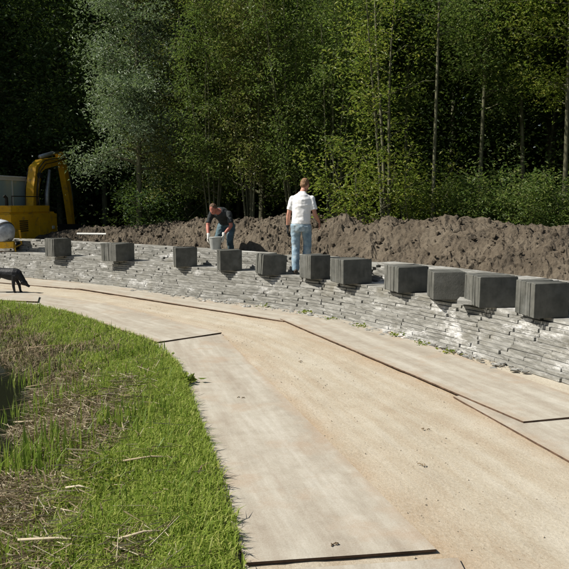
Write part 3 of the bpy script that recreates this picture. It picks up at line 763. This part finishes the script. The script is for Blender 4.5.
def stalks(name, P, lmin, lmax, rad, rng, mat, lay_=.16, parent=None):
    """thin three-sided stalks lying every way on the bank"""
    n = len(P); z = np.maximum(ground_z(P[:, 0], P[:, 1]), WATER_Z) + .02 + .05 * rng.random(n)
    az = rng.normal(.2, .9, n); el = rng.normal(.03, lay_, n); L = lmin + (lmax - lmin) * rng.random(n) ** 2
    ax = np.c_[np.cos(az) * np.cos(el), np.sin(az) * np.cos(el), np.sin(el)]; sd = np.c_[-np.sin(az), np.cos(az), np.zeros(n)]; up = np.cross(ax, sd)
    r = (rad * (.5 + rng.random(n)))[:, None]; C = np.c_[P, z]
    A, Bv = C - ax * L[:, None] / 2, C + ax * L[:, None] / 2
    Bv[:, 2] = np.maximum(Bv[:, 2], A[:, 2] - .05)
    V = np.empty((n, 6, 3))
    for k in range(3):
        q = (sd * math.cos(k * 2.094) + up * math.sin(k * 2.094)) * r; V[:, k] = A + q; V[:, 3 + k] = Bv + q * .6
    o = np.arange(n)[:, None] * 6
    Fq = np.vstack([o + np.array(f_) for f_ in ((0, 1, 4, 3), (1, 2, 5, 4), (2, 0, 3, 5))])
    return link(name, mesh_np(name, V.reshape(-1, 3), Fq), mat, parent)
half = len(P) // 2
tag(stalks('dead_reeds', P[:half], .05, .36, .0034, rg, M['straw']), 'pale dead reed litter strewn over the bank', 'reed litter', kind='stuff')
tag(blades('dead_leaves', P[half:], .12, .006, 1.3, rg, M['brownstraw']), 'brown dead leaf litter matted on the bank', 'leaf litter', kind='stuff')

def reed_clump(x, y, n, rad, h, label, seed):
    r_ = np.random.default_rng(seed); P = np.c_[r_.normal(0, rad, n), r_.normal(0, rad, n)]
    z0 = max(gz(x, y), WATER_Z); e = empty('reed_clump', (x, y, z0)); tag(e, label, 'reeds', 'green reed clumps on the bank')
    o = blades('blades', P + np.array([x, y]), h, .008, .28, r_, M['reed'], e); tag(o, kind='stuff')
    me = o.data; V = np.empty(len(me.vertices) * 3, dtype=np.float32); me.vertices.foreach_get('co', V); V = V.reshape(-1, 3) - np.array([x, y, z0], dtype=np.float32); me.vertices.foreach_set('co', V.ravel()); me.update()
for i, (x, y, n, rad, h, lab) in enumerate([
  (-2.20, 5.55, 190, .20, .36, 'tall green reed clump at the left edge, midway up the bank'),
  (-1.80, 5.35, 110, .15, .28, 'green reed clump right of the tall one at the left edge'),
  (-2.75, 7.05, 90, .17, .33, 'sparse green reeds standing beside the dark water'),
  (-2.35, 7.0, 90, .17, .26, 'green reeds just below the pale heap of reed litter'),
  (-1.42, 5.9, 140, .16, .20, 'bright lush grass tuft in the middle of the bank'),
  (-1.75, 3.9, 120, .15, .22, 'green reed tuft near the lower left corner'),
  (-3.25, 8.4, 80, .2, .30, 'sparse green reeds at the far end of the dark water'),
  (-1.95, 8.5, 130, .16, .13, 'lush grass tuft on the upper bank by the plate seam')]):
    reed_clump(x, y, n, rad, h, lab, 300 + i)
def weed(x, y, z, label, seed, n=26, s=.07):
    r_ = np.random.default_rng(seed); C = r_.normal(0, 1, (n, 3)) * np.array([.05, .05, .012]) + np.array([0, 0, .025])
    o = empty('weed', (x, y, z)); tag(link('leaves', leaves_mesh('leaves', C, s, r_, -.1, .55), M['leaf_yellow'], o), kind='stuff'); tag(o, label, 'weed', 'weeds at the road edges')
weed(-1.02, 7.05, .035, 'small green weed creeping onto the plate edge beside the grass', 1, 40, .09)
for i, (s_, t_) in enumerate([(0.395, -.22), (.412, -.2), (.43, -.12), (.455, -.1), (.478, -.08), (.50, -.06), (.53, -.07)]):
    x, y = wall_at(WLEN * s_, t_)
    weed(float(x), float(y), .02, 'tiny green weed growing at the foot of the slab wall', 20 + i, 22, .05)
# rubble along the foot of the wall: uncountable crumbs
nR = 800; ss = WLEN * (.36 + .28 * RNG.random(nR)); tt_ = -.02 - np.abs(RNG.normal(0, .10, nR)); rx, ry = wall_at(ss, tt_)
cr = .006 + .03 * RNG.random(nR) ** 4
CV = ico[None] * cr[:, None, None] * (1 + .9 * (RNG.random((nR, 12, 1)) - .5)) * np.array([1.5, 1.2, .6]) + np.stack([rx, ry, .018 + cr * .2], 1)[:, None, :]
tag(link('rubble', mesh_np('rubble', CV.reshape(-1, 3), (icoF[None] + (np.arange(nR) * 12)[:, None, None]).reshape(-1, 3)), M['slab']), 'crumbs of broken slab along the foot of the wall', 'rubble', kind='stuff')
nR = 5000; px_ = RNG.uniform(-3, 3, nR); py_ = RNG.uniform(2.6, 13, nR)
ok = (-sdist(GC, _gd, px_, py_) < -.9) & (sdist(WC, _d, px_, py_) < -1.15); px_, py_ = px_[ok], py_[ok]; nR = len(px_)
cr = .002 + .005 * RNG.random(nR) ** 5
CV = ico[None] * cr[:, None, None] * (1 + .5 * (RNG.random((nR, 12, 1)) - .5)) + np.stack([px_, py_, -.002 + 0 * cr], 1)[:, None, :]
tag(link('gravel', mesh_np('gravel', CV.reshape(-1, 3), (icoF[None] + (np.arange(nR) * 12)[:, None, None]).reshape(-1, 3)), M['sand']), 'fine grit lying on the sandy middle of the road', 'gravel', kind='stuff')
# single pale stalks and twigs one can pick out
def stick(name, pts, r, mat, label, cat, group):
    o = MB().tube(pts, r, 6).build(name, mat, None, True); return tag(o, label, cat, group)
for i, (x, y, L, az, lab) in enumerate([
  (-.98, 4.85, .40, 3, 'pale dry reed stalk lying across the middle of the grass'),
  (-1.32, 3.80, .50, -8, 'long pale reed stalk near the bottom left of the grass'),
  (-.80, 3.72, .28, 12, 'short pale reed stalk at the bottom of the grass'),
  (-1.42, 4.55, .22, -20, 'short pale stalk left of the long one in mid grass'),
  (-2.9, 8.2, .5, 10, 'dead reed stalk lying over the water edge, upper left'),
  (-2.55, 6.75, .45, -15, 'dead reed stalk at the edge of the dark water'),
  (-3.2, 9.3, .6, 4, 'long dead reed stalk at the far left of the bank')]):
    z = max(gz(x, y), WATER_Z) + .055; a = R(az); dx, dy = math.cos(a) * L / 2, math.sin(a) * L / 2
    stick('reed_stalk', [(x - dx, y - dy, z - .02), (x, y, z + .01), (x + dx, y + dy, z)], [.008, .007, .004], M['straw'], lab, 'stalk', 'single dead stalks on the bank')
for i, (x, y, z, lab) in enumerate([
  (1.0, 4.82, .006, 'small dark twig litter on the sandy middle of the road'),
  (.28, 3.62, .024, 'dark scrap lying on the cross seam at the bottom'),
  (.19, 8.1, .006, 'small dark twig farther up the sandy road'),
  (-.43, 6.49, .022, 'tiny dark scrap on the long left plate'),
  (1.18, 5.61, .006, 'small brown twig near the right plates')]):
    m = MB(); q = random.Random(i)
    for k in range(3):
        a = q.uniform(0, 3.1); L = q.uniform(.008, .02); ox, oy = q.gauss(0, .02), q.gauss(0, .015)
        m.tube([(ox - L * math.cos(a), oy - L * math.sin(a), 0), (ox, oy, .008), (ox + L * math.cos(a), oy + L * math.sin(a), .002)], .004, 5)
    o = m.build('twig', M['brownstraw']); o.location = (x, y, z); tag(o, lab, 'twig', 'scraps and twigs on the road')

# ------------------------------------------------------------------ excavator, rear view, swung slightly right
ex = empty('excavator', (-8.95, 21.7, gz(-8.95, 21.7) - .10), R(-14))
tag(ex, 'orange-yellow tracked excavator standing in the shade behind the wall', 'excavator')
GZ = -gz(-8.95, 21.7)            # machine stands on the ground; heights below are above it
def V3(*a): return Vector(a)
hb = .80                        # underside of the house above its ground
house = MB()
outline = [(-1.22, -1.15), (-.95, -1.5), (-.4, -1.62), (.4, -1.62), (.95, -1.5), (1.22, -1.15), (1.22, 1.25), (.1, 1.25), (.1, .3), (-1.22, .3)]
house.prism(outline, hb, hb + .92, 'Z'); bmh = house.mesh('body')
bmx = bmesh.new(); bmx.from_mesh(bmh); bmesh.ops.bevel(bmx, geom=[e for e in bmx.edges if abs(e.verts[0].co.z - e.verts[1].co.z) < .01], offset=.06, segments=3, affect='EDGES'); bmx.to_mesh(bmh); bmx.free()
link('body', bmh, M['yellow'], ex)
MB().prism([(-1.19, -1.10), (-.93, -1.44), (.93, -1.44), (1.19, -1.10), (1.19, .9), (.35, .9), (.35, -.2), (-1.19, -.2)], hb + .925, hb + 1.12, 'Z').build('engine_cover', M['yellow'], ex)
MB().box((1.228, .55, hb + .45), (.012, .62, .5), bev=.004).build('side_door', M['yellow'], ex)
for k in range(6): MB().box((1.232, -.55, hb + .36 + k * .06), (.02, .4, .03)).build('vent_slat', M['dark'], ex)
for k in range(3): MB().box((-.62 + k * .62, -1.63, hb + .5), (.012, .014, .6)).build('panel_seam', M['dark'], ex)
MB().box((0, -1.628, hb + .14), (1.5, .014, .08)).build('warning_stripe', M['dark'], ex)
MB().box((1.24, 1.0, hb + .42), (.03, .12, .10), bev=.01).build('lamp', M['white'], ex)
MB().tube([(.7, -.6, hb + 1.1), (.7, -.6, hb + 1.35), (.66, -.66, hb + 1.42)], .05, 10).build('exhaust_pipe', M['dark'], ex)
# cab on the left: frame bars and panes
cabx, caby, cz0, cz1 = (-1.22, .06), (-.22, 1.35), hb + .93, hb + 1.98
cab = MB().box((-.58, .565, hb + .62), (1.26, 1.5, .6), bev=.05).build('cab', M['yellow'], ex)
fr = MB()
for x in cabx:
    for y in caby: fr.box((x, y, (cz0 + cz1) / 2), (.07, .07, cz1 - cz0), bev=.012)
    fr.box((x, sum(caby) / 2, cz1 - .03), (.07, caby[1] - caby[0], .07), bev=.012); fr.box((x, .6, (cz0 + cz1) / 2), (.05, .05, cz1 - cz0), bev=.01)
for y in caby: fr.box((-.58, y, cz1 - .03), (1.28, .07, .07), bev=.012)
link('frame', fr.mesh('frame'), M['white'], cab)
link('roof', MB().box((-.58, .565, cz1 + .04), (1.36, 1.66, .08), bev=.03).mesh('roof'), M['white'], cab)
for nm, c, d in (('rear_pane', (-.58, caby[0], (cz0 + cz1) / 2), (1.2, .012, cz1 - cz0 - .08)), ('front_pane', (-.58, caby[1], (cz0 + cz1) / 2), (1.2, .012, cz1 - cz0 - .08)), ('side_pane', (cabx[1], .565, (cz0 + cz1) / 2), (.012, 1.45, cz1 - cz0 - .08)), ('side_pane', (cabx[0], .565, (cz0 + cz1) / 2), (.012, 1.45, cz1 - cz0 - .08))):
    link(nm, MB().box(c, d).mesh(nm), M['glass'], cab)
seat_ = MB().box((-.6, .35, cz0 + .1), (.5, .5, .2), bev=.05).box((-.6, .12, cz0 + .45), (.48, .14, .6), bev=.05); link('seat', seat_.mesh('seat'), M['dark'], cab)
# boom: two cranked sections, then the stick; plates 0.32 m wide
def member(pts, wds, x0, x1):
    """side outline from a centre line in (y,z) with given heights"""
    pts = [Vector(p) for p in pts]; up_, dn = [], []
    for i, p in enumerate(pts):
        t = (pts[min(i + 1, len(pts) - 1)] - pts[max(i - 1, 0)]).normalized(); n_ = Vector((-t.y, t.x)); up_.append(p + n_ * wds[i] / 2); dn.append(p - n_ * wds[i] / 2)
    return MB().prism([tuple(p) for p in up_ + dn[::-1]], x0, x1, 'X')
boom = member([(1.0, 1.35), (1.12, 2.45), (1.32, 3.10), (1.62, 3.28), (2.9, 3.50)], [.26, .30, .34, .32, .22], .31, .59).build('boom', M['yellow'], ex)
for k, (dx_, dz_) in enumerate(((.24, .02), (.66, .05), (.70, -.06))):
    link('hose', MB().tube([(dx_, 1.0, 1.6), (dx_, 1.04, 2.4), (dx_, 1.22, 3.08 + dz_), (dx_, 1.55, 3.34 + dz_), (dx_, 2.2, 3.46 + dz_), (dx_, 2.8, 3.54)], .016, 6).mesh('hose', True), M['dark'], boom)
link('pivot', MB().tube([(.2, 1.28, 2.9), (.7, 1.28, 2.9)], .09, 10).mesh('pivot'), M['dark'], boom)
link('cylinder', MB().tube([(.2, 1.5, 1.4), (.2, 1.55, 2.3), (.2, 1.75, 3.1)], [.075, .075, .045], 10).mesh('cylinder', True), M['steel'], boom)
link('cylinder', MB().tube([(.7, 1.5, 1.4), (.7, 1.55, 2.3), (.7, 1.75, 3.1)], [.075, .075, .045], 10).mesh('cylinder', True), M['steel'], boom)
link('cylinder', MB().tube([(.45, 1.6, 3.52), (.45, 2.3, 3.68), (.45, 2.72, 3.74)], [.07, .07, .04], 10).mesh('cylinder', True), M['steel'], boom)
stick_ = member([(2.74, 3.72), (2.92, 3.45), (3.2, 2.3), (3.4, 1.15)], [.18, .28, .22, .15], .34, .56).build('stick', M['yellow'], ex)
link('cylinder', MB().tube([(.45, 3.2, 3.3), (.45, 3.45, 2.3), (.45, 3.58, 1.7)], [.06, .06, .035], 10).mesh('cylinder', True), M['steel'], stick_)
bk = MB().prism([(3.3, 1.25), (3.6, 1.2), (3.7, .75), (3.45, .35), (3.05, .25), (2.8, .4), (3.1, .5), (3.35, .75)], -.05, .95, 'X').build('bucket', M['dark'], ex)
for sx in (-1, 1):
    tr = MB(); pts = []
    for k in range(20):
        a = 2 * math.pi * k / 20; cy_ = 1.35 if math.cos(a) > 0 else -1.35; pts.append((cy_ + .38 * math.cos(a), .40 + .38 * math.sin(a)))
    tr.prism(pts, sx * .75 - .25, sx * .75 + .25, 'X'); t_ = tr.build('track', M['dark'], ex)
    for k in range(14): link('track_shoe', MB().box((sx * .75, -1.35 + 2.7 * k / 13, .79), (.54, .15, .03)).mesh('track_shoe'), M['steel'], t_)
MB().tube([(0, 0, .4), (0, 0, hb + .01)], .55, 20).box((0, 0, .42), (1.1, 1.5, .35)).build('undercarriage', M['dark'], ex)
# handrail
MB().tube([(1.1, -.9, hb + 1.1), (1.1, -.9, hb + 1.4), (1.1, .5, hb + 1.4), (1.1, .5, hb + .95)], .018, 6).build('handrail', M['dark'], ex)
# lift the parts so that they stand on the ground


# ------------------------------------------------------------------ cement mixer on the ledge, at the left edge
mx_ = empty('cement_mixer', (-7.72, 18.95, LEDGE), R(15)); mx_.scale = (.92, .92, .92); tag(mx_, 'cement mixer with grey drum and yellow stand on the wall, left edge', 'cement mixer')
dr = MB(); ax = Vector((-.55, .55, .62)).normalized(); cc = Vector((-.05, 0, .58))
rings = [(-.34, .02), (-.33, .12), (-.30, .22), (-.12, .345), (-.02, .36), (.02, .36), (.16, .33), (.38, .20), (.42, .21)]
drum = dr.tube([cc + ax * a for a, r_ in rings], [r_ for a, r_ in rings], 24, cap=False).build('drum', M['drum'], mx_, True)
link('gear_ring', MB().tube([cc + ax * -.03, cc + ax * .03], .375, 28).mesh('gear_ring'), M['dark'], drum)
link('rim', MB().tube([cc + ax * .42, cc + ax * .46], .24, 24, cap=False).mesh('rim'), M['steel'], drum)
MB().box((.02, -.05, .20), (.52, .42, .2), bev=.03).build('motor_box', M['yellow'], mx_)
MB().tube([(-.42, .1, .55), (-.45, .1, .2), (-.25, .05, .12), (.3, .05, .12), (.46, .1, .2), (.42, .1, .62)], .03, 8).build('yoke', M['yellow'], mx_)
for sx in (-.28, .28): MB().tube([(sx, -.1, .2), (sx * 1.2, -.32, .01)], .022, 8).build('leg', M['yellow'], mx_)
for sx in (-.34, .34):
    wv = MB().tube([(sx - .035, .22, .13), (sx + .035, .22, .13)], .13, 18).build('wheel', M['dark'], mx_); link('hub', MB().tube([(sx - .04, .22, .13), (sx + .04, .22, .13)], .05, 12).mesh('hub'), M['steel'], wv)

# ------------------------------------------------------------------ people
def hand(mb, wrist, direc, side, palm_n, s=1.0, curl=.5, thumb_sign=1):
    """palm, four unequal bent fingers and a thumb leaving the side of the palm"""
    d = Vector(direc).normalized(); sd = Vector(side); sd = (sd - d * sd.dot(d)).normalized(); n_ = Vector(palm_n); n_ = (n_ - d * n_.dot(d) - sd * n_.dot(sd)).normalized()
    wv = Vector(wrist)
    mb.sweep([(wv - d * .02 * s, .027 * s, .021 * s), (wv + d * .02 * s, .033 * s, .020 * s), (wv + d * .06 * s, .042 * s, .017 * s), (wv + d * .095 * s, .041 * s, .014 * s)], sd, 12)
    for k, (off, L) in enumerate(((-.031, .070), (-.0105, .080), (.0105, .075), (.031, .058))):
        b = wv + d * .088 * s + sd * off * s; p = [b]; dd = d.copy()
        for j, fr_ in enumerate((.45, .32, .23)):
            ang = curl * (.5 + .5 * j); dd = (dd * math.cos(ang) + n_ * math.sin(ang)).normalized(); p.append(p[-1] + dd * L * fr_ * s)
        mb.tube(p, [.0095 * s, .009 * s, .0083 * s, .006 * s], 8)
    b = wv + d * .03 * s + sd * thumb_sign * -.034 * s; p = [b, b + (d * .7 - sd * thumb_sign * .6 + n_ * .3).normalized() * .034 * s]; p.append(p[-1] + (d * .9 - sd * thumb_sign * .15 + n_ * .45).normalized() * .03 * s)
    mb.tube(p, [.012 * s, .0105 * s, .008 * s], 8)

def head(e, c, rot, skin, hair, part=''):
    """skull with face, ears and hair cap; rot turns the head, which looks along +Y in its own frame"""
    Rm = rot
    def q(x, y, z): return Vector(c) + Rm @ Vector((x, y, z))
    return Rm, q

def man_standing():
    e = empty('person', (.31, 12.85, LEDGE + .005), R(-6)); tag(e, 'man in white T-shirt and faded jeans standing on the wall, back turned', 'person')
    # pose: +Y is the way he faces; left foot (image left) bears weight, right leg a step ahead
    hipL, kneeL, ankL = V3(-.10, 0, .93), V3(-.105, .03, .50), V3(-.10, -.04, .09)
    hipR, kneeR, ankR = V3(.10, .0, .93), V3(.115, .10, .52), V3(.06, .14, .10)
    neck, hd = V3(.03, .05, 1.50), V3(.06, .115, 1.66)
    shL, elL, wrL = V3(-.165, .02, 1.39), V3(-.235, .02, 1.115), V3(-.262, .10, .875)
    shR, elR, wrR = V3(.195, .02, 1.39), V3(.255, -.015, 1.12), V3(.325, .17, .97)
    b = MB()
    b.sweep([(V3(0, 0, .88), .155, .105), (V3(0, -.01, 1.0), .15, .10), (V3(.005, 0, 1.12), .148, .098), (V3(.01, .01, 1.28), .175, .11), (V3(.015, .015, 1.40), .185, .105), (V3(.02, .025, 1.465), .13, .08), (V3(.025, .04, 1.51), .062, .06), (neck + V3(.012, .03, .07), .056, .058)])
    for hp, kn, an in ((hipL, kneeL, ankL), (hipR, kneeR, ankR)):
        b.sweep([(hp, .088, .095), (hp.lerp(kn, .5), .074, .08), (kn, .056, .06), (kn.lerp(an, .35), .056, .062), (an, .036, .04)])
    for sh, el, wr in ((shL, elL, wrL), (shR, elR, wrR)):
        b.sweep([(sh, .046, .050), (sh.lerp(el, .45), .050, .052), (el, .040, .042), (el.lerp(wr, .3), .042, .043), (wr, .027, .029)])
    # head
    hr = Matrix.Rotation(R(-24), 3, 'Z') @ Matrix.Rotation(R(-28), 3, 'X')
    q = lambda x, y, z: hd + hr @ V3(x, y, z)
    b.ball(hd, (.076, .096, .108), hr); b.ball(q(0, .03, -.06), (.058, .066, .058), hr); b.tube([q(0, .09, .02), q(0, .118, -.015)], [.012, .017], 8); b.ball(q(0, .07, -.035), (.03, .03, .02), hr)
    for s in (-1, 1): b.ball(q(s * .077, -.005, -.01), (.012, .02, .03), hr); b.ball(q(s * .03, .09, .012), (.012, .012, .012), hr)
    hand(b, wrR, V3(.15, .25, -1), V3(0, -1, 0), V3(-1, 0, 0), 1., .45, -1)
    remeshed(b, 'body', M['skin'], e, .008, 3)
    hm = MB(); hm.ball(q(0, -.018, .022), (.083, .092, .10), hr); hm.ball(q(0, -.05, -.03), (.07, .055, .055), hr)
    remeshed(hm, 'hair', M['hair'], e, .008, 2, .006, 40, 1)
    g = MB(); hand(g, wrL, V3(-.05, .25, -1), V3(0, -1, 0), V3(1, 0, 0), 1.12, .5, -1); g.sweep([(wrL + V3(0, -.012, .04), .037, .038), (wrL, .034, .034)]); remeshed(g, 'glove', M['glove'], e, .005, 2)
    t = MB()
    t.sweep([(V3(0, -.005, .935), .182, .128), (V3(0, -.008, 1.0), .178, .124), (V3(.005, 0, 1.12), .176, .122), (V3(.01, .01, 1.26), .188, .130), (V3(.015, .012, 1.38), .195, .122), (V3(.02, .02, 1.445), .165, .098), (V3(.023, .03, 1.49), .092, .078), (V3(.025, .04, 1.512), .072, .07)], n=20)
    for sh, el in ((shL, elL), (shR, elR)):
        d = (el - sh); t.ball(sh, (.062, .068, .066)); t.sweep([(sh, .061, .067), (sh + d * .25, .063, .069), (sh + d * .72, .064, .067)])
    remeshed(t, 'shirt', M['shirt'], e, .011, 4, .011, 8, 3)
    j = MB(); j.sweep([(V3(0, -.005, .80), .165, .12), (V3(0, -.01, .88), .176, .132), (V3(0, -.005, .97), .168, .120), (V3(0, 0, 1.0), .16, .112)], n=18)
    for hp, kn, an in ((hipL, kneeL, ankL), (hipR, kneeR, ankR)):
        j.sweep([(hp + V3(0, -.01, .0), .098, .118), (hp.lerp(kn, .25), .096, .112), (hp.lerp(kn, .6), .086, .094), (kn, .078, .082), (kn.lerp(an, .5), .076, .08), (kn.lerp(an, .92), .074, .08), (an + V3(0, 0, -.035), .070, .082)])
    remeshed(j, 'jeans', M['denim'], e, .011, 3, .010, 7, 7)
    link('belt', MB().sweep([(V3(0, -.004, .975), .171, .123), (V3(0, -.003, 1.005), .169, .121)], n=24).mesh('belt'), M['shoe'], e)
    for an, yw in ((ankL, 12), (ankR, -10)):
        rz = Matrix.Rotation(R(yw), 3, 'Z'); s = MB(); base = V3(an.x, an.y, 0)
        p = lambda y, z: base + rz @ V3(0, y, z)
        s.sweep([(p(-.10, .045), .030, .035), (p(-.06, .055), .040, .052), (p(.03, .05), .044, .047), (p(.12, .037), .048, .035), (p(.18, .03), .036, .026)], rz @ V3(1, 0, 0)); s.tube([an + V3(0, 0, .06), an + V3(0, -.01, -.05)], .045, 10)
        remeshed(s, 'shoe', M['shoe'], e, .008, 2)
man_standing()

def man_bending():
    x, y = -1.38, 15.62
    e = empty('person', (x, y, gz(x, y) - .0), R(180 - 14)); tag(e, 'man in dark shirt bending over a bucket behind the wall', 'person')
    # +Y is the way he faces (towards the road)
    hipL, kneeL, ankL = V3(-.11, -.22, .80), V3(-.15, .02, .46), V3(-.15, -.13, .09)
    hipR, kneeR, ankR = V3(.11, -.22, .80), V3(.15, .03, .46), V3(.16, -.10, .09)
    chest = V3(.02, .16, 1.06); hd = V3(.10, .40, 1.17)
    shL, elL, wrL = V3(-.20, .20, 1.07), V3(-.27, .28, .80), V3(-.15, .44, .60)
    shR, elR, wrR = V3(.22, .20, 1.07), V3(.27, .30, .80), V3(.20, .46, .58)
    b = MB()
    spine = [(V3(0, -.26, .76), .15, .11), (V3(0, -.17, .88), .15, .105), (V3(0, -.05, .98), .15, .10), (V3(.01, .08, 1.055), .175, .11), (V3(.02, .18, 1.09), .17, .10), (V3(.04, .26, 1.115), .09, .075), (V3(.06, .31, 1.13), .06, .06), (V3(.08, .36, 1.15), .056, .058)]
    b.sweep(spine)
    for hp, kn, an in ((hipL, kneeL, ankL), (hipR, kneeR, ankR)): b.sweep([(hp, .088, .095), (hp.lerp(kn, .5), .074, .08), (kn, .056, .06), (kn.lerp(an, .35), .056, .062), (an, .036, .04)])
    for sh, el, wr in ((shL, elL, wrL), (shR, elR, wrR)): b.sweep([(sh, .046, .05), (sh.lerp(el, .45), .05, .052), (el, .042, .042), (el.lerp(wr, .3), .042, .043), (wr, .027, .029)])
    hr = Matrix.Rotation(R(-10), 3, 'Z') @ Matrix.Rotation(R(-42), 3, 'X'); q = lambda a, c_, d: hd + hr @ V3(a, c_, d)
    b.ball(hd, (.076, .096, .108), hr); b.ball(q(0, .03, -.06), (.058, .066, .058), hr); b.tube([q(0, .09, .02), q(0, .122, -.015)], [.012, .017], 8); b.ball(q(0, .075, -.045), (.03, .025, .012), hr)
    for s in (-1, 1): b.ball(q(s * .077, -.005, -.01), (.012, .02, .03), hr); b.ball(q(s * .03, .09, .012), (.012, .012, .012), hr)
    remeshed(b, 'body', M['redskin'], e, .009, 3)
    hm = MB(); hm.ball(q(0, -.022, .028), (.082, .09, .095), hr); hm.ball(q(0, -.055, -.02), (.068, .05, .05), hr); remeshed(hm, 'hair', M['darkhair'], e, .009, 2, .006, 40, 2)
    t = MB(); st = [(c_, a + .026, b_ + .024) for c_, a, b_ in spine[1:6]]; t.sweep(st, n=18)
    for sh, el in ((shL, elL), (shR, elR)):
        d = el - sh; t.ball(sh, (.062, .066, .064)); t.sweep([(sh, .058, .066), (sh + d * .25, .064, .068), (sh + d * .8, .062, .062)])
    remeshed(t, 'shirt', M['vest'], e, .012, 3, .012, 8, 5)
    j = MB(); j.sweep([(V3(0, -.29, .72), .15, .11), (V3(0, -.25, .79), .176, .132), (V3(0, -.17, .87), .170, .122), (V3(0, -.12, .92), .16, .11)], n=16)
    for hp, kn, an in ((hipL, kneeL, ankL), (hipR, kneeR, ankR)): j.sweep([(hp, .098, .112), (hp.lerp(kn, .5), .088, .095), (kn, .076, .08), (kn.lerp(an, .5), .073, .077), (an + V3(0, 0, -.03), .068, .078)])
    remeshed(j, 'jeans', M['workjeans'], e, .012, 3, .012, 9, 8)
    for wr, sd_, ts in ((wrL, V3(0, 1, 0), 1), (wrR, V3(0, 1, 0), 1)):
        g = MB(); inward = V3(1 if wr.x < 0 else -1, 0, 0); hand(g, wr, V3(0, .35, -1), sd_, inward, 1.15, .55, -1); g.sweep([(wr + V3(0, -.02, .05), .038, .04), (wr, .036, .036)]); remeshed(g, 'glove', M['whiteglove'], e, .005, 2)
    for an in (ankL, ankR):
        s = MB(); p = lambda yy, z: V3(an.x, an.y + yy, z)
        s.sweep([(p(-.10, .045), .030, .035), (p(-.06, .055), .040, .052), (p(.03, .05), .044, .047), (p(.12, .037), .048, .035), (p(.18, .03), .036, .026)]); s.tube([an + V3(0, 0, .06), an + V3(0, 0, -.05)], .045, 10); remeshed(s, 'shoe', M['shoe'], e, .009, 2)
man_bending()

# bucket on the wall top
bz = LEDGE + 7 * CH - .004
bu = empty('bucket', (-1.52, 15.12, bz)); tag(bu, 'pale grey metal bucket under the bending man\'s gloves', 'bucket')
V = MB().tube([(0, 0, 0), (0, 0, .005), (0, 0, .27), (0, 0, .275), (0, 0, .27), (0, 0, .02)], [.105, .108, .145, .148, .138, .10], 24, cap=False)
V.add([(.1 * math.cos(k * math.pi / 12), .1 * math.sin(k * math.pi / 12), .02) for k in range(24)], [tuple(range(24))])
V.build('pail', M['zinc'], bu, True)
MB().tube([(.148 * math.cos(a), -.0 - .10 * math.sin(a), .27 - .10 * math.sin(a)) for a in [math.pi * k / 12 for k in range(13)]], .004, 6).build('handle', M['steel'], bu)
MB().tube([(.149 * math.cos(k * math.pi / 12), .149 * math.sin(k * math.pi / 12), .273) for k in range(25)], .006, 6).build('rim', M['zinc'], bu)

# ------------------------------------------------------------------ black dog sniffing the road
def dog():
    e = empty('dog', (-5.93, 14.5, .0), R(-4)); e.scale = (1.03, 1.1, 1.05); tag(e, 'black dog with lowered head on the road at the left edge', 'dog')
    b = MB()
    # trunk along +X (towards the head): deep chest, tucked belly
    b.sweep([(V3(-.36, 0, .43), .05, .06), (V3(-.30, 0, .425), .085, .10), (V3(-.20, 0, .415), .095, .115), (V3(-.06, 0, .405), .092, .105), (V3(.08, 0, .385), .10, .125), (V3(.20, 0, .375), .10, .135), (V3(.28, 0, .38), .08, .11), (V3(.33, 0, .37), .06, .08)], (0, 1, 0))
    # neck drops forward, head low
    b.sweep([(V3(.22, 0, .42), .07, .085), (V3(.30, 0, .36), .062, .075), (V3(.36, 0, .275), .055, .062), (V3(.385, 0, .23), .052, .055)], (0, 1, 0))
    hd = V3(.395, 0, .215); hr = Matrix.Rotation(R(28), 3, 'Y')
    b.ball(hd, (.078, .058, .058), hr); b.sweep([(hd + hr @ V3(.03, 0, -.005), .042, .042), (hd + hr @ V3(.09, 0, -.016), .029, .030), (hd + hr @ V3(.14, 0, -.02), .022, .023)], (0, 1, 0))
    for s in (-1, 1):
        b.sweep([(hd + hr @ V3(-.02, s * .045, .035), .02, .012), (hd + hr @ V3(-.03, s * .068, .0), .026, .010), (hd + hr @ V3(-.02, s * .072, -.05), .010, .006)], (1, 0, 0), 8)
        fx = .24 + .03 * s
        b.sweep([(V3(.22, s * .06, .36), .045, .065), (V3(.205, s * .065, .26), .032, .042), (V3(fx - .01, s * .065, .15), .028, .031), (V3(fx + .004, s * .065, .06), .024, .025), (V3(fx + .01, s * .065, .02), .024, .026), (V3(fx + .05, s * .065, .014), .02, .014)], (0, 1, 0), 10)
        hx = -.30 - .05 * s
        b.sweep([(V3(-.24, s * .06, .40), .06, .095), (V3(-.20, s * .068, .30), .045, .07), (V3(hx + .06, s * .07, .235), .033, .042), (V3(hx - .045, s * .07, .15), .026, .031), (V3(hx - .03, s * .07, .06), .023, .025), (V3(hx - .02, s * .07, .02), .024, .024), (V3(hx + .03, s * .07, .014), .02, .014)], (0, 1, 0), 10)
    b.tube([V3(-.35, 0, .45), V3(-.45, .01, .44), V3(-.55, .02, .37), V3(-.62, .02, .30)], [.034, .03, .026, .012], 10)
    remeshed(b, 'body', M['fur'], e, .009, 3, .002, 24, 1)
dog()
